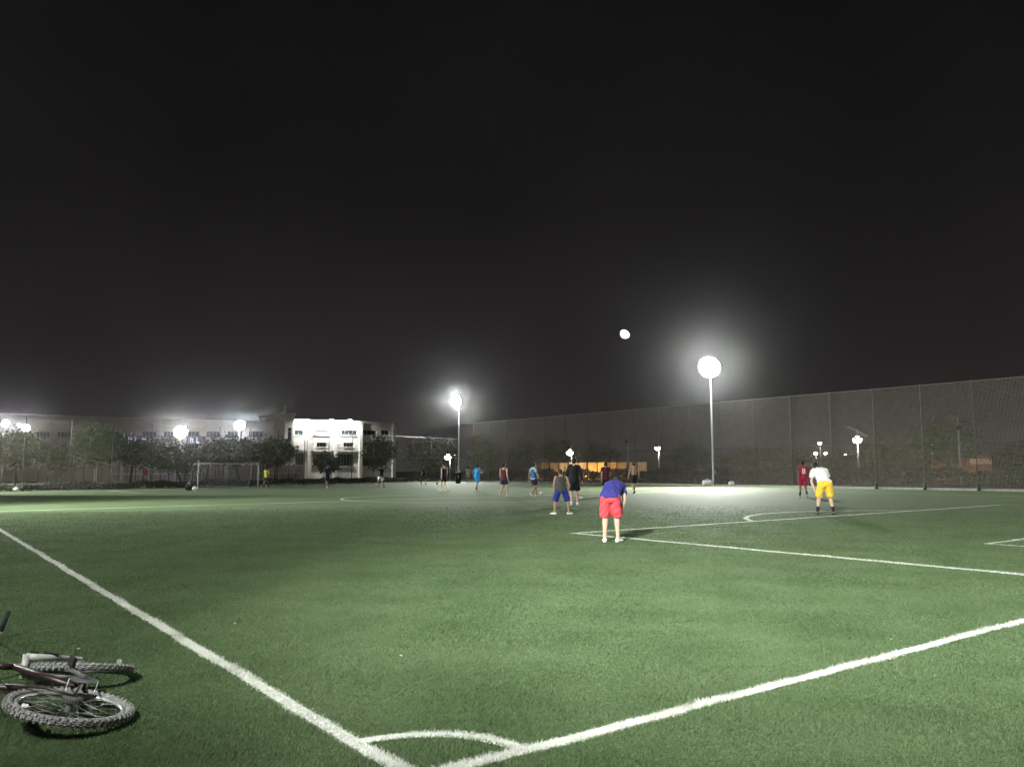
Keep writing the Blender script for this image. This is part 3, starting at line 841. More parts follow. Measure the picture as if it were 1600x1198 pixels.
def person(px, py, label, height=1.75, turn=0.0, pose=None, skin=1, top=None, bottom=None, shoe=(0.75, 0.75, 0.72), sock=None,
           sleeve=0.5, fine=False, shirt_lo=-.16, hem=0.8, bib=None, number=False, base=None):
    """turn: heading relative to looking straight away from the camera (radians, + = left)"""
    g_ = gp(px, py) if base is None else base
    head = math.atan2(g_[1], g_[0]) - math.pi / 2 + turn
    P = empty('person', (g_[0], g_[1], 0), head); tag(P, label, 'person', 'players on the pitch')
    s = height / 1.75
    J = dict(pel=(0, 0, .95), chest=(0, .0, 1.42), head=(0, .035, 1.635),
             sL=(-.19, 0, 1.42), eL=(-.25, -.03, 1.13), wL=(-.26, .08, .89), sR=(.19, 0, 1.42), eR=(.25, -.03, 1.13), wR=(.26, .08, .89),
             hL=(-.09, 0, .92), kL=(-.10, .02, .50), aL=(-.105, -.03, .085), hR=(.09, 0, .92), kR=(.10, .02, .50), aR=(.105, -.03, .085))
    J.update(pose or {})
    tl, tr = J.pop('tL', 0.0), J.pop('tR', 0.0)         # toe-out angles
    J = {k_: V3(*v) * s for k_, v in J.items()}
    X = J['sR'] - J['sL']; X /= np.linalg.norm(X)
    XH = J['hR'] - J['hL']; XH /= np.linalg.norm(XH)
    sp = J['chest'] - J['pel']; spn = sp / np.linalg.norm(sp)
    def dep(lat, ax): d_ = np.cross(ax, lat); return d_ / np.linalg.norm(d_)
    up = V3(0, 0, 1.)
    ax0 = mix(up, spn, 0.12); ax0 /= np.linalg.norm(ax0)
    def torso_rings(grow, lo, hi):
        # t along spine, lateral, depth
        tab = [(-.28, .125, .10), (-.16, .162, .122), (-.08, .166, .121), (.0, .168, .118), (.22, .150, .105), (.45, .150, .108), (.68, .168, .118), (.86, .172, .112), (.98, .150, .092), (1.08, .085, .07), (1.14, .058, .06)]
        out = []
        for t_, a_, b_ in tab:
            if t_ < lo - 1e-6 or t_ > hi + 1e-6: continue
            if t_ < 0: c = J['pel'] + ax0 * t_ * .47 * s; ax = ax0; lat = XH
            else:
                c = J['pel'] + sp * t_; ax = spn; lat = mix(XH, X, t_); lat = lat / np.linalg.norm(lat)
                bow = math.sin(math.pi * min(1, t_)) * 0.05 * (1 - spn[2]) * 2
                c = c + dep(lat, ax) * -1 * 0 + np.cross(lat, ax) * 0 + V3(0, 0, bow * s * 0.8)
            d_ = dep(lat, ax)
            out.append((c, lat * (a_ * s + grow), d_ * (b_ * s + grow)))
        return out
    bend = spn[2] < 0.85
    body = MB(); body.n = 16
    tr_ = torso_rings(0, -1, 2)
    if bend: tr_ = [(c_, a_ * q_, b_ * q_) for (c_, a_, b_), q_ in zip(tr_, [.66, .80, .88, .92, .95] + [1.0] * (len(tr_) - 5))]
    body.loft(tr_)
    hd = J['head']; nk = J['pel'] + sp * 1.05
    hv = hd - nk; hv /= np.linalg.norm(hv)
    body.tube([nk - hv * .03 * s, mix(nk, hd, .7)], [.062 * s, .056 * s], 12)
    # head: forward axis
    hf = V3(0, 1, 0) * 1.0 - hv * hv[1]
    if spn[2] < 0.8: hf = mix(hf, V3(0, .6, -.4), .5)
    hf = hf - X * (hf @ X); hf /= np.linalg.norm(hf)
    hu = np.cross(X, hf)
    A = np.array([X, hf, hu])
    body.ball(hd + hu * .012 * s, (.076 * s, .096 * s, .108 * s), 16, axes=A)
    body.ball(hd + hf * .028 * s - hu * .062 * s, (.056 * s, .062 * s, .055 * s), 12, axes=A)
    body.ball(hd + hf * .098 * s - hu * .012 * s, (.014 * s, .02 * s, .024 * s), 8, axes=A)
    for sg in (-1, 1): body.ball(hd + X * sg * .080 * s - hu * .008 * s - hf * .005 * s, (.012 * s, .02 * s, .032 * s), 8, axes=A)
    for q in 'LR':
        S_, E_, Wr = J['s' + q], J['e' + q], J['w' + q]
        body.ball(S_ - X * (-.02 if q == 'L' else .02) * s, .068 * s, 12)
        body.tube([mix(J['pel'] + sp * .93, S_, .55), S_, mix(S_, E_, .3), mix(S_, E_, .75), E_], [.06 * s, .058 * s, .052 * s, .043 * s, .040 * s], 12)
        body.tube([E_, mix(E_, Wr, .3), mix(E_, Wr, .8), Wr], [.040 * s, .041 * s, .030 * s, .026 * s], 12)
        d_ = (Wr - E_); d_ /= np.linalg.norm(d_)
        inw = X * (1 if q == 'L' else -1); inw = inw - d_ * (inw @ d_); inw /= np.linalg.norm(inw)
        sd = np.cross(d_, inw)
        if sd[1] < 0: sd = -sd
        pc = Wr + d_ * .05 * s
        body.ball(pc, (.018 * s, .040 * s, .055 * s), 10, axes=np.array([inw, sd, d_]))
        fr = .0095 * s if fine else .0115 * s
        for fi, (o_, ln) in enumerate(((.030, .070), (.011, .080), (-.010, .074), (-.030, .058))):
            b0 = pc + d_ * .04 * s + sd * o_ * s
            body.tube([b0, b0 + d_ * ln * .5 * s + inw * .006 * s, b0 + d_ * ln * .9 * s + inw * .028 * s], [fr, fr, fr * .9], 8)
        b0 = Wr + d_ * .03 * s + sd * .03 * s
        body.tube([b0, b0 + sd * .03 * s + d_ * .025 * s + inw * .01 * s, b0 + sd * .036 * s + d_ * .058 * s + inw * .02 * s], [fr * 1.2, fr * 1.15, fr], 8)
        H_, K_, An = J['h' + q], J['k' + q], J['a' + q]
        body.tube([H_ + up * .03 * s, mix(H_, K_, .3), mix(H_, K_, .7), K_], [.094 * s, .086 * s, .066 * s, .056 * s], 14)
        kd = An - K_; kn = kd / np.linalg.norm(kd)
        back = np.cross(kn, XH); back = -back if back[1] > 0 else back
        body.tube([K_, mix(K_, An, .28) + back * .014 * s, mix(K_, An, .62) + back * .006 * s, An], [.055 * s, .058 * s, .043 * s, .036 * s], 14)
        if q == 'L': to = tl
        else: to = tr
        fd = V3(math.sin(to) * (-1 if q == 'L' else 1), math.cos(to), 0)
        lift = max(0.0, An[2] - .10 * s)
        if lift > 0.02: fd = fd * .7 + V3(0, 0, -.7)
        J['f' + q] = fd
        body.tube([An - fd * .05 * s - up * .02 * s, An + fd * .03 * s - up * .045 * s, An + fd * .15 * s - up * .055 * s], [.04 * s, .04 * s, .028 * s], 10)
    vx = .010 if fine else .014
    solidify(body, 'body', SKIN[skin], P, vx, 2)
    # hair
    m = MB(); m.ball(hd + hu * .028 * s - hf * .018 * s, (.085 * s, .100 * s, .108 * s), 16, axes=A)
    m.ball(hd - hf * .045 * s - hu * .02 * s, (.074 * s, .062 * s, .082 * s), 12, axes=A)
    solidify(m, 'hair', HAIR, P, .014, 1, 0.004)
    # top
    if top is not None:
        m = MB(); m.n = 18
        rr = torso_rings(.038 if bend else .028, shirt_lo, 1.08)
        if sleeve == 0: rr = torso_rings(.026, shirt_lo, .98)
        c0, a0, b0 = rr[0]; rr[0] = (c0, a0 * 1.05, b0 * 1.07)
        m.loft(rr)
        for q in 'LR':
            S_, E_, Wr = J['s' + q], J['e' + q], J['w' + q]
            cn = mix(J['pel'] + sp * .93, S_, .5)
            if sleeve > 0:
                m.tube([nk - hv * .01, mix(nk, S_, .45) + up * .012 * s, S_], [.068 * s, .078 * s, .076 * s], 12)
                m.ball(S_, .075 * s, 12)
                if sleeve <= 1: m.tube([cn, S_, mix(S_, E_, sleeve * .6), mix(S_, E_, sleeve)], [.075 * s, .076 * s, .074 * s, .078 * s], 14)
                else:
                    m.tube([cn, S_, mix(S_, E_, .5), E_], [.075 * s, .074 * s, .062 * s, .054 * s], 14)
                    m.tube([E_, mix(E_, Wr, .5), mix(E_, Wr, .96)], [.054 * s, .049 * s, .039 * s], 14)
            else:
                m.tube([mix(cn, S_, -.2), mix(cn, S_, .6)], [.068 * s, .066 * s], 12)
        solidify(m, 'shirt', top, P, .013 if fine else .018, 3 if fine else 2, .009 if fine else .004)
    if bib is not None:
        m = MB(); m.n = 18
        m.loft([(c_, a_ * 1.07, b_ * 1.09) for c_, a_, b_ in torso_rings(.024, .0, .98)])
        solidify(m, 'bib', bib, P, .018, 2, .003)
    # shorts
    if bottom is not None:
        m = MB(); m.n = 18
        rg = torso_rings(.016 if bend else .010, -.28, .22)
        if bend: rg = [(c_, a_ * q_, b_ * q_) for (c_, a_, b_), q_ in zip(rg, (.70, .88, .96, 1, 1))]
        m.loft(rg)
        for q in 'LR':
            H_, K_ = J['h' + q], J['k' + q]
            e_ = mix(H_, K_, hem)
            sd_ = XH * (-1 if q == 'L' else 1)
            m.tube([H_ + up * .06 * s - V3(0, .028 * s if bend else 0, 0), mix(H_, K_, hem * .4) + sd_ * .006, e_ + sd_ * .012 * s], [.112 * s, .112 * s, .109 * s] if bend else [.100 * s, .112 * s, .118 * s], 16)
        solidify(m, 'shorts', bottom, P, .013 if fine else .018, 9 if fine else 2, .007 if fine else .004)
    for q in 'LR':
        K_, An, fd = J['k' + q], J['a' + q], J['f' + q]
        if sock is not None:
            m = MB(); m.tube([mix(K_, An, .60), mix(K_, An, .8), An - up * .02 * s], [.050 * s, .046 * s, .046 * s], 12)
            solidify(m, 'sock', sock, P, .014, 1)
        m = MB()
        u2 = up if fd[2] > -.3 else V3(0, .7, .7)
        sdv = np.cross(fd, u2); sdv /= np.linalg.norm(sdv)
        m.n = 14
        b_ = An - u2 * .045 * s
        m.loft([(b_ - fd * .075 * s - u2 * .0 * s, sdv * .026 * s, u2 * .032 * s), (b_ - fd * .05 * s, sdv * .040 * s, u2 * .052 * s), (b_ + fd * .02 * s - u2 * .002 * s, sdv * .042 * s, u2 * .050 * s),
                (b_ + fd * .10 * s - u2 * .010 * s, sdv * .050 * s, u2 * .036 * s), (b_ + fd * .165 * s - u2 * .016 * s, sdv * .042 * s, u2 * .026 * s), (b_ + fd * .195 * s - u2 * .02 * s, sdv * .02 * s, u2 * .016 * s)])
        solidify(m, 'shoe', mat('shoe_%02d' % int(shoe[0] * 50), shoe, 0.6, 0.1, 30), P, .012, 1)
    if number:
        m = MB(); c = J['pel'] + sp * .66; d_ = -dep(X, spn)
        if d_[1] > 0: d_ = -d_
        o_ = c + d_ * .158 * s
        for zz in (-.10, 0, .10): m.box(o_ + up * zz * s, (.12 * s, .012, .035 * s), axes=(X, d_, up))
        for xx in (-.05, .05):
            for zz in (-.05, .05): m.box(o_ + X * xx * s + up * zz * s - d_ * .002, (.035 * s, .012, .10 * s), axes=(X, d_, up))
        m.build('shirt_number', WHITEP, P)
    return P
WALK = dict(kL=(-.10, .16, .52), aL=(-.10, .24, .09), kR=(.10, .05, .50), aR=(.10, -.22, .14), eL=(-.25, -.12, 1.15), wL=(-.25, -.10, .90), eR=(.25, .04, 1.14), wR=(.24, .22, .95))
WALK2 = dict(kR=(.10, .14, .52), aR=(.11, .18, .09), kL=(-.10, .03, .50), aL=(-.10, -.18, .12), eR=(.27, -.10, 1.15), wR=(.30, -.06, .90), eL=(-.27, .02, 1.14), wL=(-.29, .14, .92))
RUN = dict(pel=(0, 0, .93), chest=(0, .12, 1.38), head=(0, .19, 1.58), sL=(-.19, .14, 1.38), sR=(.19, .10, 1.38), hL=(-.09, 0, .90), hR=(.09, 0, .90),
           kL=(-.10, .28, .60), aL=(-.10, .22, .19), kR=(.10, .0, .47), aR=(.10, -.20, .085), eL=(-.27, -.10, 1.18), wL=(-.24, .02, .98), eR=(.27, .12, 1.14), wR=(.22, .34, 1.20))
BENT = dict(pel=(0, -.10, .90), chest=(.09, .34, 1.095), head=(.115, .49, 1.175), sL=(-.07, .34, 1.11), sR=(.23, .32, 1.08), hL=(-.085, -.10, .87), hR=(.085, -.10, .87),
            kL=(-.11, .06, .50), aL=(-.125, -.02, .085), kR=(.11, .07, .50), aR=(.135, -.02, .085), eL=(-.16, .24, .86), wL=(-.15, .15, .58), eR=(.265, .18, .84), wR=(.20, .12, .57), tR=.45, tL=.1)
BENT2 = dict(pel=(.03, -.06, .92), chest=(-.10, .22, 1.29), head=(-.19, .38, 1.40), sL=(-.28, .22, 1.27), sR=(.08, .24, 1.29), hL=(-.06, -.06, .90), hR=(.12, -.06, .90),
             kL=(-.14, .07, .50), aL=(-.20, .0, .085), kR=(.17, .06, .50), aR=(.24, -.02, .085), eL=(-.33, .20, .96), wL=(-.22, .17, .63), eR=(.16, .26, .97), wR=(.20, .17, .62), tR=.35, tL=.2)
WIDE = dict(pel=(0, -.05, .88), chest=(-.02, .10, 1.30), head=(-.02, .22, 1.46), sL=(-.20, .10, 1.29), sR=(.17, .10, 1.29), hL=(-.10, -.04, .86), hR=(.10, -.04, .86),
            kL=(-.21, .08, .48), aL=(-.25, .0, .085), kR=(.21, .08, .48), aR=(.25, .0, .085), eL=(-.27, .04, 1.02), wL=(-.23, .14, .76), eR=(.28, .04, 1.02), wR=(.24, .14, .76), tL=.9, tR=.9)
C_NAVY, C_RED, C_BLACK = cloth('navy', (0.028, 0.026, 0.16)), cloth('coral_red', (0.72, 0.07, 0.09)), cloth('black', (0.012, 0.012, 0.014))
C_WHITE, C_YEL, C_MAR = cloth('white', (0.80, 0.80, 0.80)), cloth('yellow', (0.80, 0.52, 0.05)), cloth('maroon', (0.07, 0.014, 0.025))
C_BLUE, C_LBLUE, C_GREY = cloth('royal_blue', (0.022, 0.035, 0.23)), cloth('sky_blue', (0.03, 0.27, 0.62)), cloth('grey', (0.055, 0.055, 0.052))
C_CRIM, C_DKNAVY, C_TEAL = cloth('crimson', (0.30, 0.018, 0.045)), cloth('dark_navy', (0.014, 0.016, 0.04)), cloth('bib_blue', (0.03, 0.10, 0.27))
C_PALEB, C_LIME, C_CREAM = cloth('pale_blue', (0.28, 0.40, 0.52)), cloth('lime', (0.36, 0.33, 0.05)), cloth('cream', (0.62, 0.60, 0.54))
person(955, 846.5, 'person in navy shirt and coral red shorts bent over with hands on knees', 1.75, -0.05, BENT, 0, C_NAVY, C_RED, sleeve=.62, fine=True, hem=.98, shirt_lo=-.08)
person(1289, 804, 'person in white shirt and yellow shorts leaning over with hands on knees', 1.83, 0.05, BENT2, 0, C_WHITE, C_YEL, (0.03, 0.03, 0.03), C_BLACK, .62, True, hem=.92, shirt_lo=0)
person(877.5, 803.5, 'person in grey vest and royal blue shorts standing with feet wide apart', 1.57, 0.0, WIDE, 1, C_GREY, C_BLUE, sleeve=0, hem=.98)
person(897.5, 789, 'person in black long sleeves and black shorts walking away', 1.85, -0.05, WALK2, 0, C_BLACK, C_BLACK, sleeve=2, hem=.9)
person(947, 776, 'person in maroon shirt partly hidden behind the bent red shorts player', 1.75, 0.3, WALK, 1, C_MAR, C_BLACK)
person(991, 770.5, 'bare-backed person in black shorts standing in the bright pool of light', 1.78, 0.5, WALK2, 1, None, C_BLACK, (0.05, 0.05, 0.05))
person(834, 775, 'person in blue bib over pale sleeves and black shorts beside a ball', 1.75, -0.95, WALK, 1, C_PALEB, C_BLACK, bib=C_TEAL)
person(787.5, 775, 'person in maroon vest and dark navy shorts walking away', 1.74, -0.6, WALK2, 0, C_MAR, C_DKNAVY, sleeve=0, hem=.7)
person(744.5, 767, 'person in bright sky blue shirt and shorts jogging', 1.78, -0.6, RUN, 1, C_LBLUE, C_LBLUE, sock=C_BLACK)
person(731, 754.5, 'person in white shirt and pale shorts far off by the fence', 1.70, 0.2, None, 1, C_WHITE, C_CREAM)
person(694, 767, 'person in black vest and black shorts with bare arms walking away', 1.83, 0.5, WALK, 0, C_BLACK, C_BLACK, sleeve=0, hem=.7)
person(662, 757, 'small far person in black running near the end fence', 1.70, 0.9, RUN, 1, C_BLACK, C_BLACK)
person(596, 761, 'person in black top and white shorts running', 1.76, 0.7, RUN, 2, C_BLACK, C_WHITE, (0.08, 0.08, 0.08))
person(511.5, 763, 'person in dark navy shirt and shorts in front of the white building', 1.75, 0.6, WALK2, 2, C_DKNAVY, C_DKNAVY, (0.2, 0.2, 0.2))
person(416, 762, 'goalkeeper in yellow vest and black trousers right of the goal', 1.68, 2.6, WALK2, 2, C_LIME, C_BLACK, (0.1, 0.1, 0.1), C_BLACK, .5)
person(1256, 777, 'person in crimson numbered kit walking beside the white shirt player', 1.76, 0.3, WALK, 2, C_CRIM, C_CRIM, (0.3, 0.33, 0.3), C_BLACK, .5, number=True)
person(228, 750, 'person in red shirt far behind the fence among the trees', 1.72, 0.0, None, 1, C_RED, C_CREAM, base=atd(228, 102))

# ------------------------------------------------------------------ bicycle lying on its side
TYRE = mat('dusty_tyre', (0.21, 0.21, 0.205), 0.9, 0.4, 40, bump=0.3)
RIM = mat('alloy_rim', (0.55, 0.55, 0.55), 0.35, 0.1, 10, metal=0.6)
FRAMEP = mat('dark_red_frame_paint', (0.028, 0.016, 0.016), 0.4, 0.3, 14, spec=0.5)
STEEL = mat('worn_steel', (0.30, 0.30, 0.30), 0.4, 0.3, 30, metal=0.7)
RUB = mat('black_rubber', (0.015, 0.015, 0.016), 0.8, 0.2, 30)
FORKW = mat('white_fork_paint', (0.38, 0.38, 0.36), 0.4, 0.2, 20, spec=0.5)
# bike space: x forward, y up (towards the saddle), z sideways (up when lying)
def bike(origin, fwd, upv, side, label):
    Bk = empty('bicycle', (0, 0, 0)); tag(Bk, label, 'bicycle')
    o = np.array(origin, float); fwd, upv, side = [np.array(q, float) / np.linalg.norm(q) for q in (fwd, upv, side)]
    def w(p): return o + fwd * p[0] + upv * p[1] + side * p[2]
    Bk.location = [float(q) for q in (o[0], o[1], 0)]
    off_ = V3(o[0], o[1], 0)
    def fin(m, name, mt, par, smooth=True):
        m.v = [tuple(w(p) - off_) for p in m.v]; return m.build(name, mt, par, smooth)
    RW, TR = 0.315, 0.024
    def wheel(c, name, ax):
        """ax: wheel axle direction in bike space, c: hub centre"""
        c = V3(*c); ax = V3(*ax); ax /= np.linalg.norm(ax)
        e1 = np.cross(ax, V3(0, 1, 0.01)); e1 /= np.linalg.norm(e1); e2 = np.cross(ax, e1)
        def ring(R_, r_, n=56, k=8, sq=1.0):
            m = MB(); o_ = 0; vs = []
            for i in range(n):
                t_ = 2 * math.pi * i / n; d_ = e1 * math.cos(t_) + e2 * math.sin(t_)
                for j in range(k):
                    u_ = 2 * math.pi * j / k; vs.append(c + d_ * (R_ + r_ * math.cos(u_)) + ax * r_ * sq * math.sin(u_))
            m.add(vs, [(i * k + j, ((i + 1) % n) * k + j, ((i + 1) % n) * k + (j + 1) % k, i * k + (j + 1) % k) for i in range(n) for j in range(k)])
            return m
        ro = fin(ring(RW - 0.035, 0.014, sq=0.9), 'wheel' if False else name, RIM, Bk)
        m = ring(RW, TR)
        for i in range(54):
            t_ = 2 * math.pi * (i + .5 * 0) / 54; d_ = e1 * math.cos(t_) + e2 * math.sin(t_); tg = np.cross(ax, d_)
            for sgn, off2 in ((-1, 0), (1, 0), (0, .5)):
                t2 = 2 * math.pi * (i + off2) / 54; d2 = e1 * math.cos(t2) + e2 * math.sin(t2); tg2 = np.cross(ax, d2)
                cc = c + d2 * (RW + TR * (0.98 if sgn == 0 else 0.80)) + ax * sgn * TR * .66
                nn = d2 + ax * sgn * .6; nn /= np.linalg.norm(nn)
                m.box(cc, (.016, .017, .012), axes=(tg2, np.cross(nn, tg2), nn))
        fin(m, 'tyre', TYRE, ro, False)
        m = MB()
        for i in range(28):
            t_ = 2 * math.pi * i / 28; d_ = e1 * math.cos(t_) + e2 * math.sin(t_); tg = np.cross(ax, d_)
            m.tube([c + ax * (.03 if i % 2 else -.03) + tg * .02 * (1 if i % 4 < 2 else -1), c + d_ * (RW - .045)], .0018, 4)
        fin(m, 'spokes', STEEL, ro)
        m = MB(); m.tube([c - ax * .055, c - ax * .03, c + ax * .03, c + ax * .055], [.012, .024, .024, .012], 12); fin(m, 'hub', STEEL, ro)
        return c
    rear, front = (0, 0, 0), (1.04, 0.02, 0)
    bb, seat, headt, headb = V3(.43, -.03, 0), V3(.27, .42, 0), V3(.80, .50, 0), V3(.84, .40, 0)
    wheel(rear, 'rear_wheel', (0, 0, 1))
    # steered fork: rotate front assembly about the head axis
    hax = headt - headb; hax /= np.linalg.norm(hax)
    st = R(STEER)
    def steer(p):
        p = V3(*p) - headb; return headb + p * math.cos(st) + np.cross(hax, p) * math.sin(st) + hax * (hax @ p) * (1 - math.cos(st))
    fax = steer(headb + V3(0, 0, 1)) - headb
    wheel(steer(front), 'front_wheel', fax)
    m = MB()
    m.tube([bb, seat], .016, 10); m.tube([seat - V3(.01, -.02, 0) * 0, headt], .019, 10); m.tube([bb, headb], .022, 10); m.tube([headb, headt], .022, 10)
    for z in (-.06, .06):
        m.tube([bb + V3(0, 0, z * .5), V3(.2, -.02, z), V3(0, 0, z)], [.012, .011, .009], 8)
        m.tube([seat + V3(0, -.05, z * .3), V3(.12, .16, z), V3(0, 0, z)], [.009, .009, .008], 8)
    m.tube([bb - V3(0, 0, .045), bb + V3(0, 0, .045)], .028, 12)
    fin(m, 'frame', FRAMEP, Bk)
    m = MB()
    for z in (-.062, .062): m.tube([steer(V3(.855, .34, z)), steer(V3(.93, .19, z)), steer(V3(1.04, .02, z))], [.021, .020, .013], 10)
    m.tube([steer(V3(.855, .34, -.075)), steer(V3(.855, .34, .075))], .022, 10); m.tube([headb, steer(V3(.855, .34, 0))], .018, 10)
    fin(m, 'fork', FORKW, Bk)
    m = MB(); m.tube([headt, headt + hax * .05, steer(headt + hax * .055 + V3(.09, .02, 0))], [.016, .016, .016], 10); fin(m, 'stem', BLACK, Bk)
    hb = headt + hax * .055 + V3(.09, .02, 0)
    m = MB(); m.tube([steer(hb + V3(-.05, .04, -.30)), steer(hb + V3(0, .02, -.12)), steer(hb), steer(hb + V3(0, .02, .12)), steer(hb + V3(-.05, .04, .30))], .0125, 10); fin(m, 'handlebar', BLACK, Bk)
    for z in (-1, 1):
        m = MB(); m.tube([steer(hb + V3(-.03, .033, z * .20)), steer(hb + V3(-.052, .041, z * .33))], .017, 12); fin(m, 'grip', RUB, Bk)
        m = MB(); m.tube([steer(hb + V3(0, .02, z * .17)), steer(hb + V3(.045, .0, z * .19)), steer(hb + V3(.03, .0, z * .28))], .007, 6); fin(m, 'brake_lever', STEEL, Bk)
        a_, b_ = steer(hb + V3(.04, 0, z * .16)), steer(V3(.88, .30, z * .03))
        mm = mix(a_, b_, .5) + fwd * 0 + V3(.12, .16, z * .05)
        pts = [(1 - t_) ** 2 * a_ + 2 * t_ * (1 - t_) * mm + t_ * t_ * b_ for t_ in np.linspace(0, 1, 9)]
        m = MB(); m.tube(pts, .0035, 5); fin(m, 'brake_cable', BLACK, Bk)
    m = MB(); m.tube([seat, seat + (seat - bb) * .36], .0135, 10); fin(m, 'seat_post', STEEL, Bk)
    sc_ = seat + (seat - bb) * .40
    m = MB(); m.n = 14
    m.loft([(sc_ + V3(-.13, .02, 0), V3(0, 0, .05), V3(0, .018, 0)), (sc_ + V3(-.11, .02, 0), V3(0, 0, .075), V3(0, .03, 0)), (sc_ + V3(-.02, .015, 0), V3(0, 0, .058), V3(0, .028, 0)),
            (sc_ + V3(.06, .01, 0), V3(0, 0, .026), V3(0, .022, 0)), (sc_ + V3(.14, 0, 0), V3(0, 0, .02), V3(0, .018, 0)), (sc_ + V3(.155, 0, 0), V3(0, 0, .01), V3(0, .01, 0))])
    fin(m, 'saddle', RUB, Bk)
    # drivetrain on the upper side
    def disc(c, r, th, name, mt, teeth=0):
        m = MB(); n = 36; m.n = n
        m.loft([(V3(*c) - V3(0, 0, th), V3(r, 0, 0), V3(0, r, 0)), (V3(*c) + V3(0, 0, th), V3(r, 0, 0), V3(0, r, 0))])
        for i in range(teeth):
            t_ = 2 * math.pi * i / teeth; d_ = V3(math.cos(t_), math.sin(t_), 0)
            m.box(V3(*c) + d_ * (r + .002), (.007, .005, th * 1.6), axes=(d_, V3(-d_[1], d_[0], 0), V3(0, 0, 1)))
        return fin(m, name, mt, Bk, False)
    disc(bb + V3(0, 0, .055), .080, .002, 'chainring', STEEL, 40)
    disc(V3(0, 0, .042), .050, .012, 'cassette', STEEL, 24)
    m = MB(); ca2 = V3(math.cos(.6), math.sin(.6), 0)
    m.box(bb + ca2 * .085 + V3(0, 0, .075), (.19, .022, .014), axes=(ca2, V3(-ca2[1], ca2[0], 0), V3(0, 0, 1)))
    m.box(bb - ca2 * .085 - V3(0, 0, .075), (.19, .022, .014), axes=(ca2, V3(-ca2[1], ca2[0], 0), V3(0, 0, 1)))
    fin(m, 'crank', STEEL, Bk, False)
    for sg in (1, -1):
        m = MB(); pc = bb + ca2 * .17 * sg + V3(0, 0, .125 * sg)
        m.box(pc, (.095, .06, .022), axes=(V3(.94, .34, 0), V3(0, 0, 1), V3(-.34, .94, 0))); m.tube([pc - V3(0, 0, .07 * sg), pc], .007, 6)
        fin(m, 'pedal', RUB, Bk, False)
    m = MB()
    m.tube([bb + V3(0, .082, .055), V3(0, .052, .045)], .004, 5); m.tube([bb + V3(0, -.082, .055), V3(.06, -.10, .045), V3(.03, -.05, .045)], .004, 5)
    fin(m, 'chain', STEEL, Bk)
    m = MB(); m.box(V3(.03, -.06, .06), (.03, .09, .02)); m.tube([V3(.03, -.10, .055), V3(.03, -.10, .068)], .022, 10); fin(m, 'derailleur', BLACK, Bk, False)
    m = MB(); m.box(V3(.14, -.24, .05) * 0 + V3(-.18, .22, .03), (.05, .03, .008)); fin(m, 'reflector', WHITEP, Bk, False)
    m = MB(); m.box(steer(V3(1.03, -.22, .045)), (.035, .03, .025)); fin(m, 'spoke_reflector', RIM, Bk, False)
    m = MB(); m.box(steer(V3(.93, .20, .085)), (.03, .09, .02)); m.box(steer(V3(.90, .30, .085)), (.03, .05, .03)); fin(m, 'brake_caliper', BLACK, Bk, False)
    return Bk
STEER = 15
w1, w2 = gp(110, 1106, .10), gp(128, 1050, .10)
fv = w2 - w1; fv[2] = 0; fv /= np.linalg.norm(fv)
lf = V3(-fv[1], fv[0], 0)                               # left of forward on the ground: bike "up" points left
tiltv = R(12)
bfw = fv
bup = lf * math.cos(tiltv) + V3(0, 0, 1) * math.sin(tiltv)
bsd = np.cross(bfw, bup)
bike((w1[0], w1[1], 0.11), bfw, bup, bsd, 'dark red mountain bike lying on its side on the turf at the left')
# handlebar end of a second bicycle reaching in from the left edge
p0, p1 = gp(-14, 1010), gp(4, 985)
P = empty('bicycle_handlebar', (p0[0], p0[1], 0)); tag(P, 'black bar end of another bicycle poking in at the left edge', 'handlebar')
b_ = gp(-6, 1012)
e0, e1 = V3(0, 0, .02), (gp(-1, 1000) + V3(0, 0, .06)) - V3(p0[0], p0[1], 0)
e2 = e1 + V3(.05, .03, .14)
m = MB(); m.tube([e0, e1, e2], .012, 10); m.build('bar', STEEL, P, True)
m = MB(); m.tube([mix(e1, e2, .1), e2 + (e2 - e1) * .25], .019, 12); m.build('grip', RUB, P, True)

# ------------------------------------------------------------------ small things
def football(px, py, label):
    m = bmesh.new(); bmesh.ops.create_icosphere(m, subdivisions=4, radius=0.11)
    phi = (1 + 5 ** .5) / 2
    iv = [Vector(q).normalized() for q in [(0, 1, phi), (0, -1, phi), (0, 1, -phi), (0, -1, -phi), (1, phi, 0), (-1, phi, 0), (1, -phi, 0), (-1, -phi, 0), (phi, 0, 1), (-phi, 0, 1), (phi, 0, -1), (-phi, 0, -1)]]
    for f in m.faces:
        d_ = max(f.calc_center_median().normalized().dot(q) for q in iv)
        f.material_index = 1 if d_ > 0.94 else 0; f.smooth = True
    me = bpy.data.meshes.new('football'); m.to_mesh(me); m.free()
    me.materials.append(WHITEP); me.materials.append(BLACK)
    o = bpy.data.objects.new('football', me); COL.objects.link(o)
    q = gp(px, py); o.location = (float(q[0]), float(q[1]), 0.112); tag(o, label, 'ball', 'footballs')
football(846, 774, 'football at the feet of the player in the blue bib')
football(683, 757, 'football left of the player in the black vest')
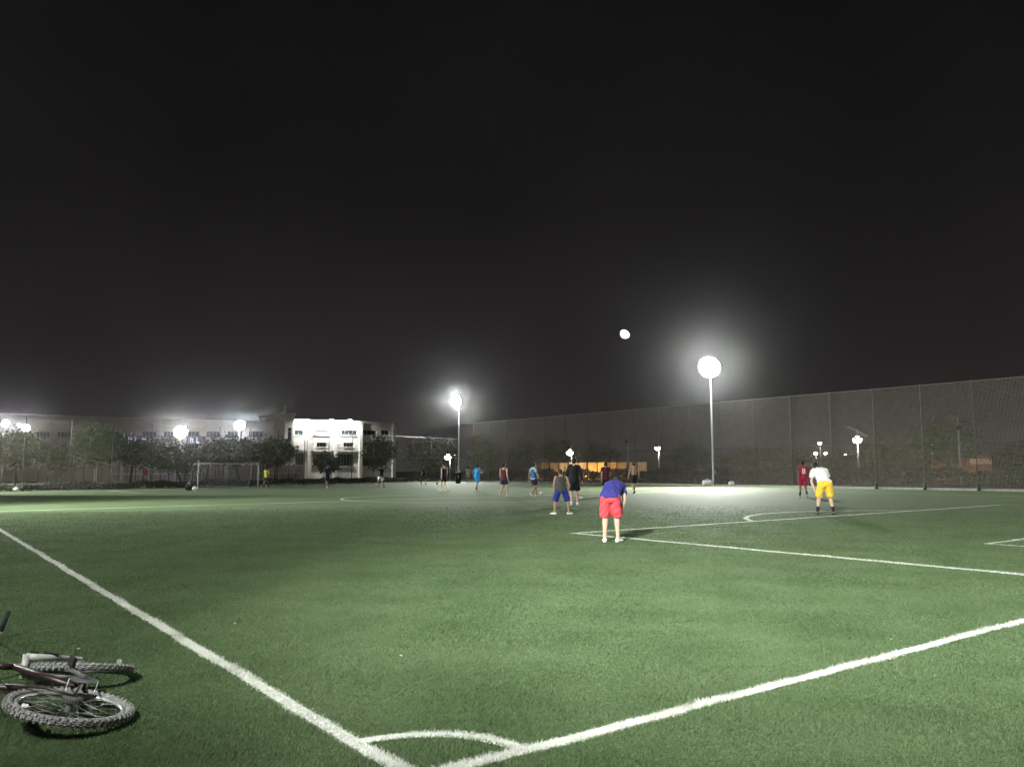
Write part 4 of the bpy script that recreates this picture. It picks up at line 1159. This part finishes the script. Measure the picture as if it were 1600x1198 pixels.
def bag(px, py, size, m_, label, name='sports_bag', m2=None):
    q = gp(px, py); B = empty(name, (q[0], q[1], 0), YAW); tag(B, label, 'bag')
    m = MB(); a, b2, c = size; m.n = 16
    m.loft([(V3(-a / 2, 0, c * .5), V3(0, b2 * .25, 0), V3(0, 0, c * .30)), (V3(-a * .42, 0, c * .5), V3(0, b2 * .45, 0), V3(0, 0, c * .46)), (V3(0, 0, c * .48), V3(0, b2 * .5, 0), V3(0, 0, c * .5)),
            (V3(a * .42, 0, c * .5), V3(0, b2 * .45, 0), V3(0, 0, c * .46)), (V3(a / 2, 0, c * .5), V3(0, b2 * .25, 0), V3(0, 0, c * .28))])
    solidify(m, 'body', m_, B, .025, 2, .012)
    m = MB(); m.tube([V3(-a * .2, -b2 * .1, c * .9), V3(-a * .12, -b2 * .12, c * 1.2), V3(a * .12, -b2 * .12, c * 1.2), V3(a * .2, -b2 * .1, c * .9)], .02, 6); m.build('handle', m2 or m_, B, True)
bag(296, 766, (.55, .4, .5), C_BLACK, 'black sports bag on the turf left of the goal', m2=C_WHITE)
bag(304, 766.5, (.3, .3, .28), C_WHITE, 'small white bag touching the left goal post')
bag(1105, 759, (.75, .5, .48), C_WHITE, 'white bag lying left of the near floodlight pole')
bag(1143, 759, (.45, .4, .36), C_WHITE, 'smaller white bag lying right of the near floodlight pole')
bag(25, 767, (.35, .3, .25), C_CREAM, 'small pale bag on the grass at the left edge')
q = gp(716, 755); B = empty('litter_bin', (q[0], q[1], 0)); tag(B, 'black litter bin beside the far floodlight pole', 'bin')
m = MB(); m.tube([(0, 0, 0), (0, 0, .95)], [.24, .33], 16); m.build('body', BLACK, B, True)
m = MB(); m.tube([(0, 0, .95), (0, 0, 1.02), (0, 0, 1.12)], [.36, .36, .2], 16); m.build('lid', BLACK, B, True)
# marker stubs along the kerb
src = None
for i, px in enumerate((1372, 1448, 1532)):
    q = onX(px, 766, 51.9)
    S = empty('marker_stub', (51.7, q[1], 0)); tag(S, ('left', 'middle', 'right')[i] + ' short dark marker stub standing at the far kerb', 'stub', 'marker stubs')
    m = MB(); m.tube([(0, 0, 0), (0, 0, .32)], [.11, .08], 10); m.build('stem', GREENP, S, True)
    m = MB(); m.ball((0, 0, .34), (.10, .10, .06), 10); m.build('cap', GREENP, S, True)
PAPER = mat('paper_scrap', (0.42, 0.42, 0.40), 0.8, 0.1, 30)
for i, (px, py, lb) in enumerate(((124, 1016, 'scrap of white litter on the turf above the bicycle'), (368, 976, 'scrap of white litter right of the touchline'),
                                  (25, 819, 'scrap of white litter beside the touchline at the left edge'), (628, 1027, 'scrap of pale litter on the turf above the corner arc'),
                                  (1394, 1001, 'scrap of pale litter above the right goal line'))):
    q = gp(px, py); m = MB(); a_ = rng.uniform(0, 3)
    pts = []
    for k_ in range(4):
        for l2 in range(3): pts.append((q[0] + (k_ - 1.5) * .010 * math.cos(a_) - l2 * .009 * math.sin(a_), q[1] + (k_ - 1.5) * .010 * math.sin(a_) + l2 * .009 * math.cos(a_), .014 + rng.uniform(0, .008)))
    m.add(pts, [(k_ * 3 + l2, (k_ + 1) * 3 + l2, (k_ + 1) * 3 + l2 + 1, k_ * 3 + l2 + 1) for k_ in range(3) for l2 in range(2)])
    tag(m.build('litter_scrap', PAPER), lb, 'litter', 'litter on the turf')

# ------------------------------------------------------------------ moon
mo = bpy.data.materials.new('moon_painted_phase'); mo.use_nodes = True
n, l = mo.node_tree.nodes, mo.node_tree.links
n.remove(n['Principled BSDF'])
em = n.new('ShaderNodeEmission'); ge = n.new('ShaderNodeNewGeometry'); dt = n.new('ShaderNodeVectorMath'); dt.operation = 'DOT_PRODUCT'
sd = -MOON_DIR * 0.62 - CR * 0.45 - CU * 0.6  # assumed sunlight direction; the dark side of the phase is painted into the glow
sd /= np.linalg.norm(sd); dt.inputs[1].default_value = sd.tolist()
cr = n.new('ShaderNodeValToRGB'); cr.color_ramp.elements[0].position = 0.02; cr.color_ramp.elements[1].position = 0.25
cr.color_ramp.elements[0].color = (0, 0, 0, 1); cr.color_ramp.elements[1].color = (1, 0.93, 0.82, 1)
mt = n.new('ShaderNodeTexNoise'); mt.inputs['Scale'].default_value = 0.08
mx = n.new('ShaderNodeMix'); mx.data_type = 'RGBA'; mx.blend_type = 'MULTIPLY'; mx.inputs['Factor'].default_value = 0.35
l.new(ge.outputs['Normal'], dt.inputs[0]); l.new(dt.outputs['Value'], cr.inputs[0])
l.new(cr.outputs['Color'], mx.inputs['A']); l.new(mt.outputs['Color'], mx.inputs['B'])
l.new(mx.outputs['Result'], em.inputs['Color']); em.inputs['Strength'].default_value = 3.5
l.new(em.outputs[0], n['Material Output'].inputs['Surface'])
m = MB(); m.ball((0, 0, 0), 7.8 / F_PX * 3000, 32)
o = m.build('moon', mo, None, True); o.location = [float(q) for q in (MOON_DIR * 3000 + V3(0, 0, CAM_H))]
tag(o, 'bright gibbous moon in the dark sky left of the near floodlight', 'moon')

# ------------------------------------------------------------------ night haze
hm = bpy.data.materials.new('night_haze'); hm.use_nodes = True
n, l = hm.node_tree.nodes, hm.node_tree.links
n.remove(n['Principled BSDF'])
pv = n.new('ShaderNodeVolumePrincipled')
pv.inputs['Color'].default_value = (0.92, 0.92, 0.95, 1)
pv.inputs['Density'].default_value = 0.00020
pv.inputs['Anisotropy'].default_value = 0.98  # forward scattering set so the haze also stands in for lens glare round lamps
l.new(pv.outputs[0], n['Material Output'].inputs['Volume'])
m = MB(); m.box((75, 75, 9), (830, 830, 20.1)); o = m.build('haze', hm); o['kind'] = 'stuff'; o['label'] = 'thin night haze over the pitch'
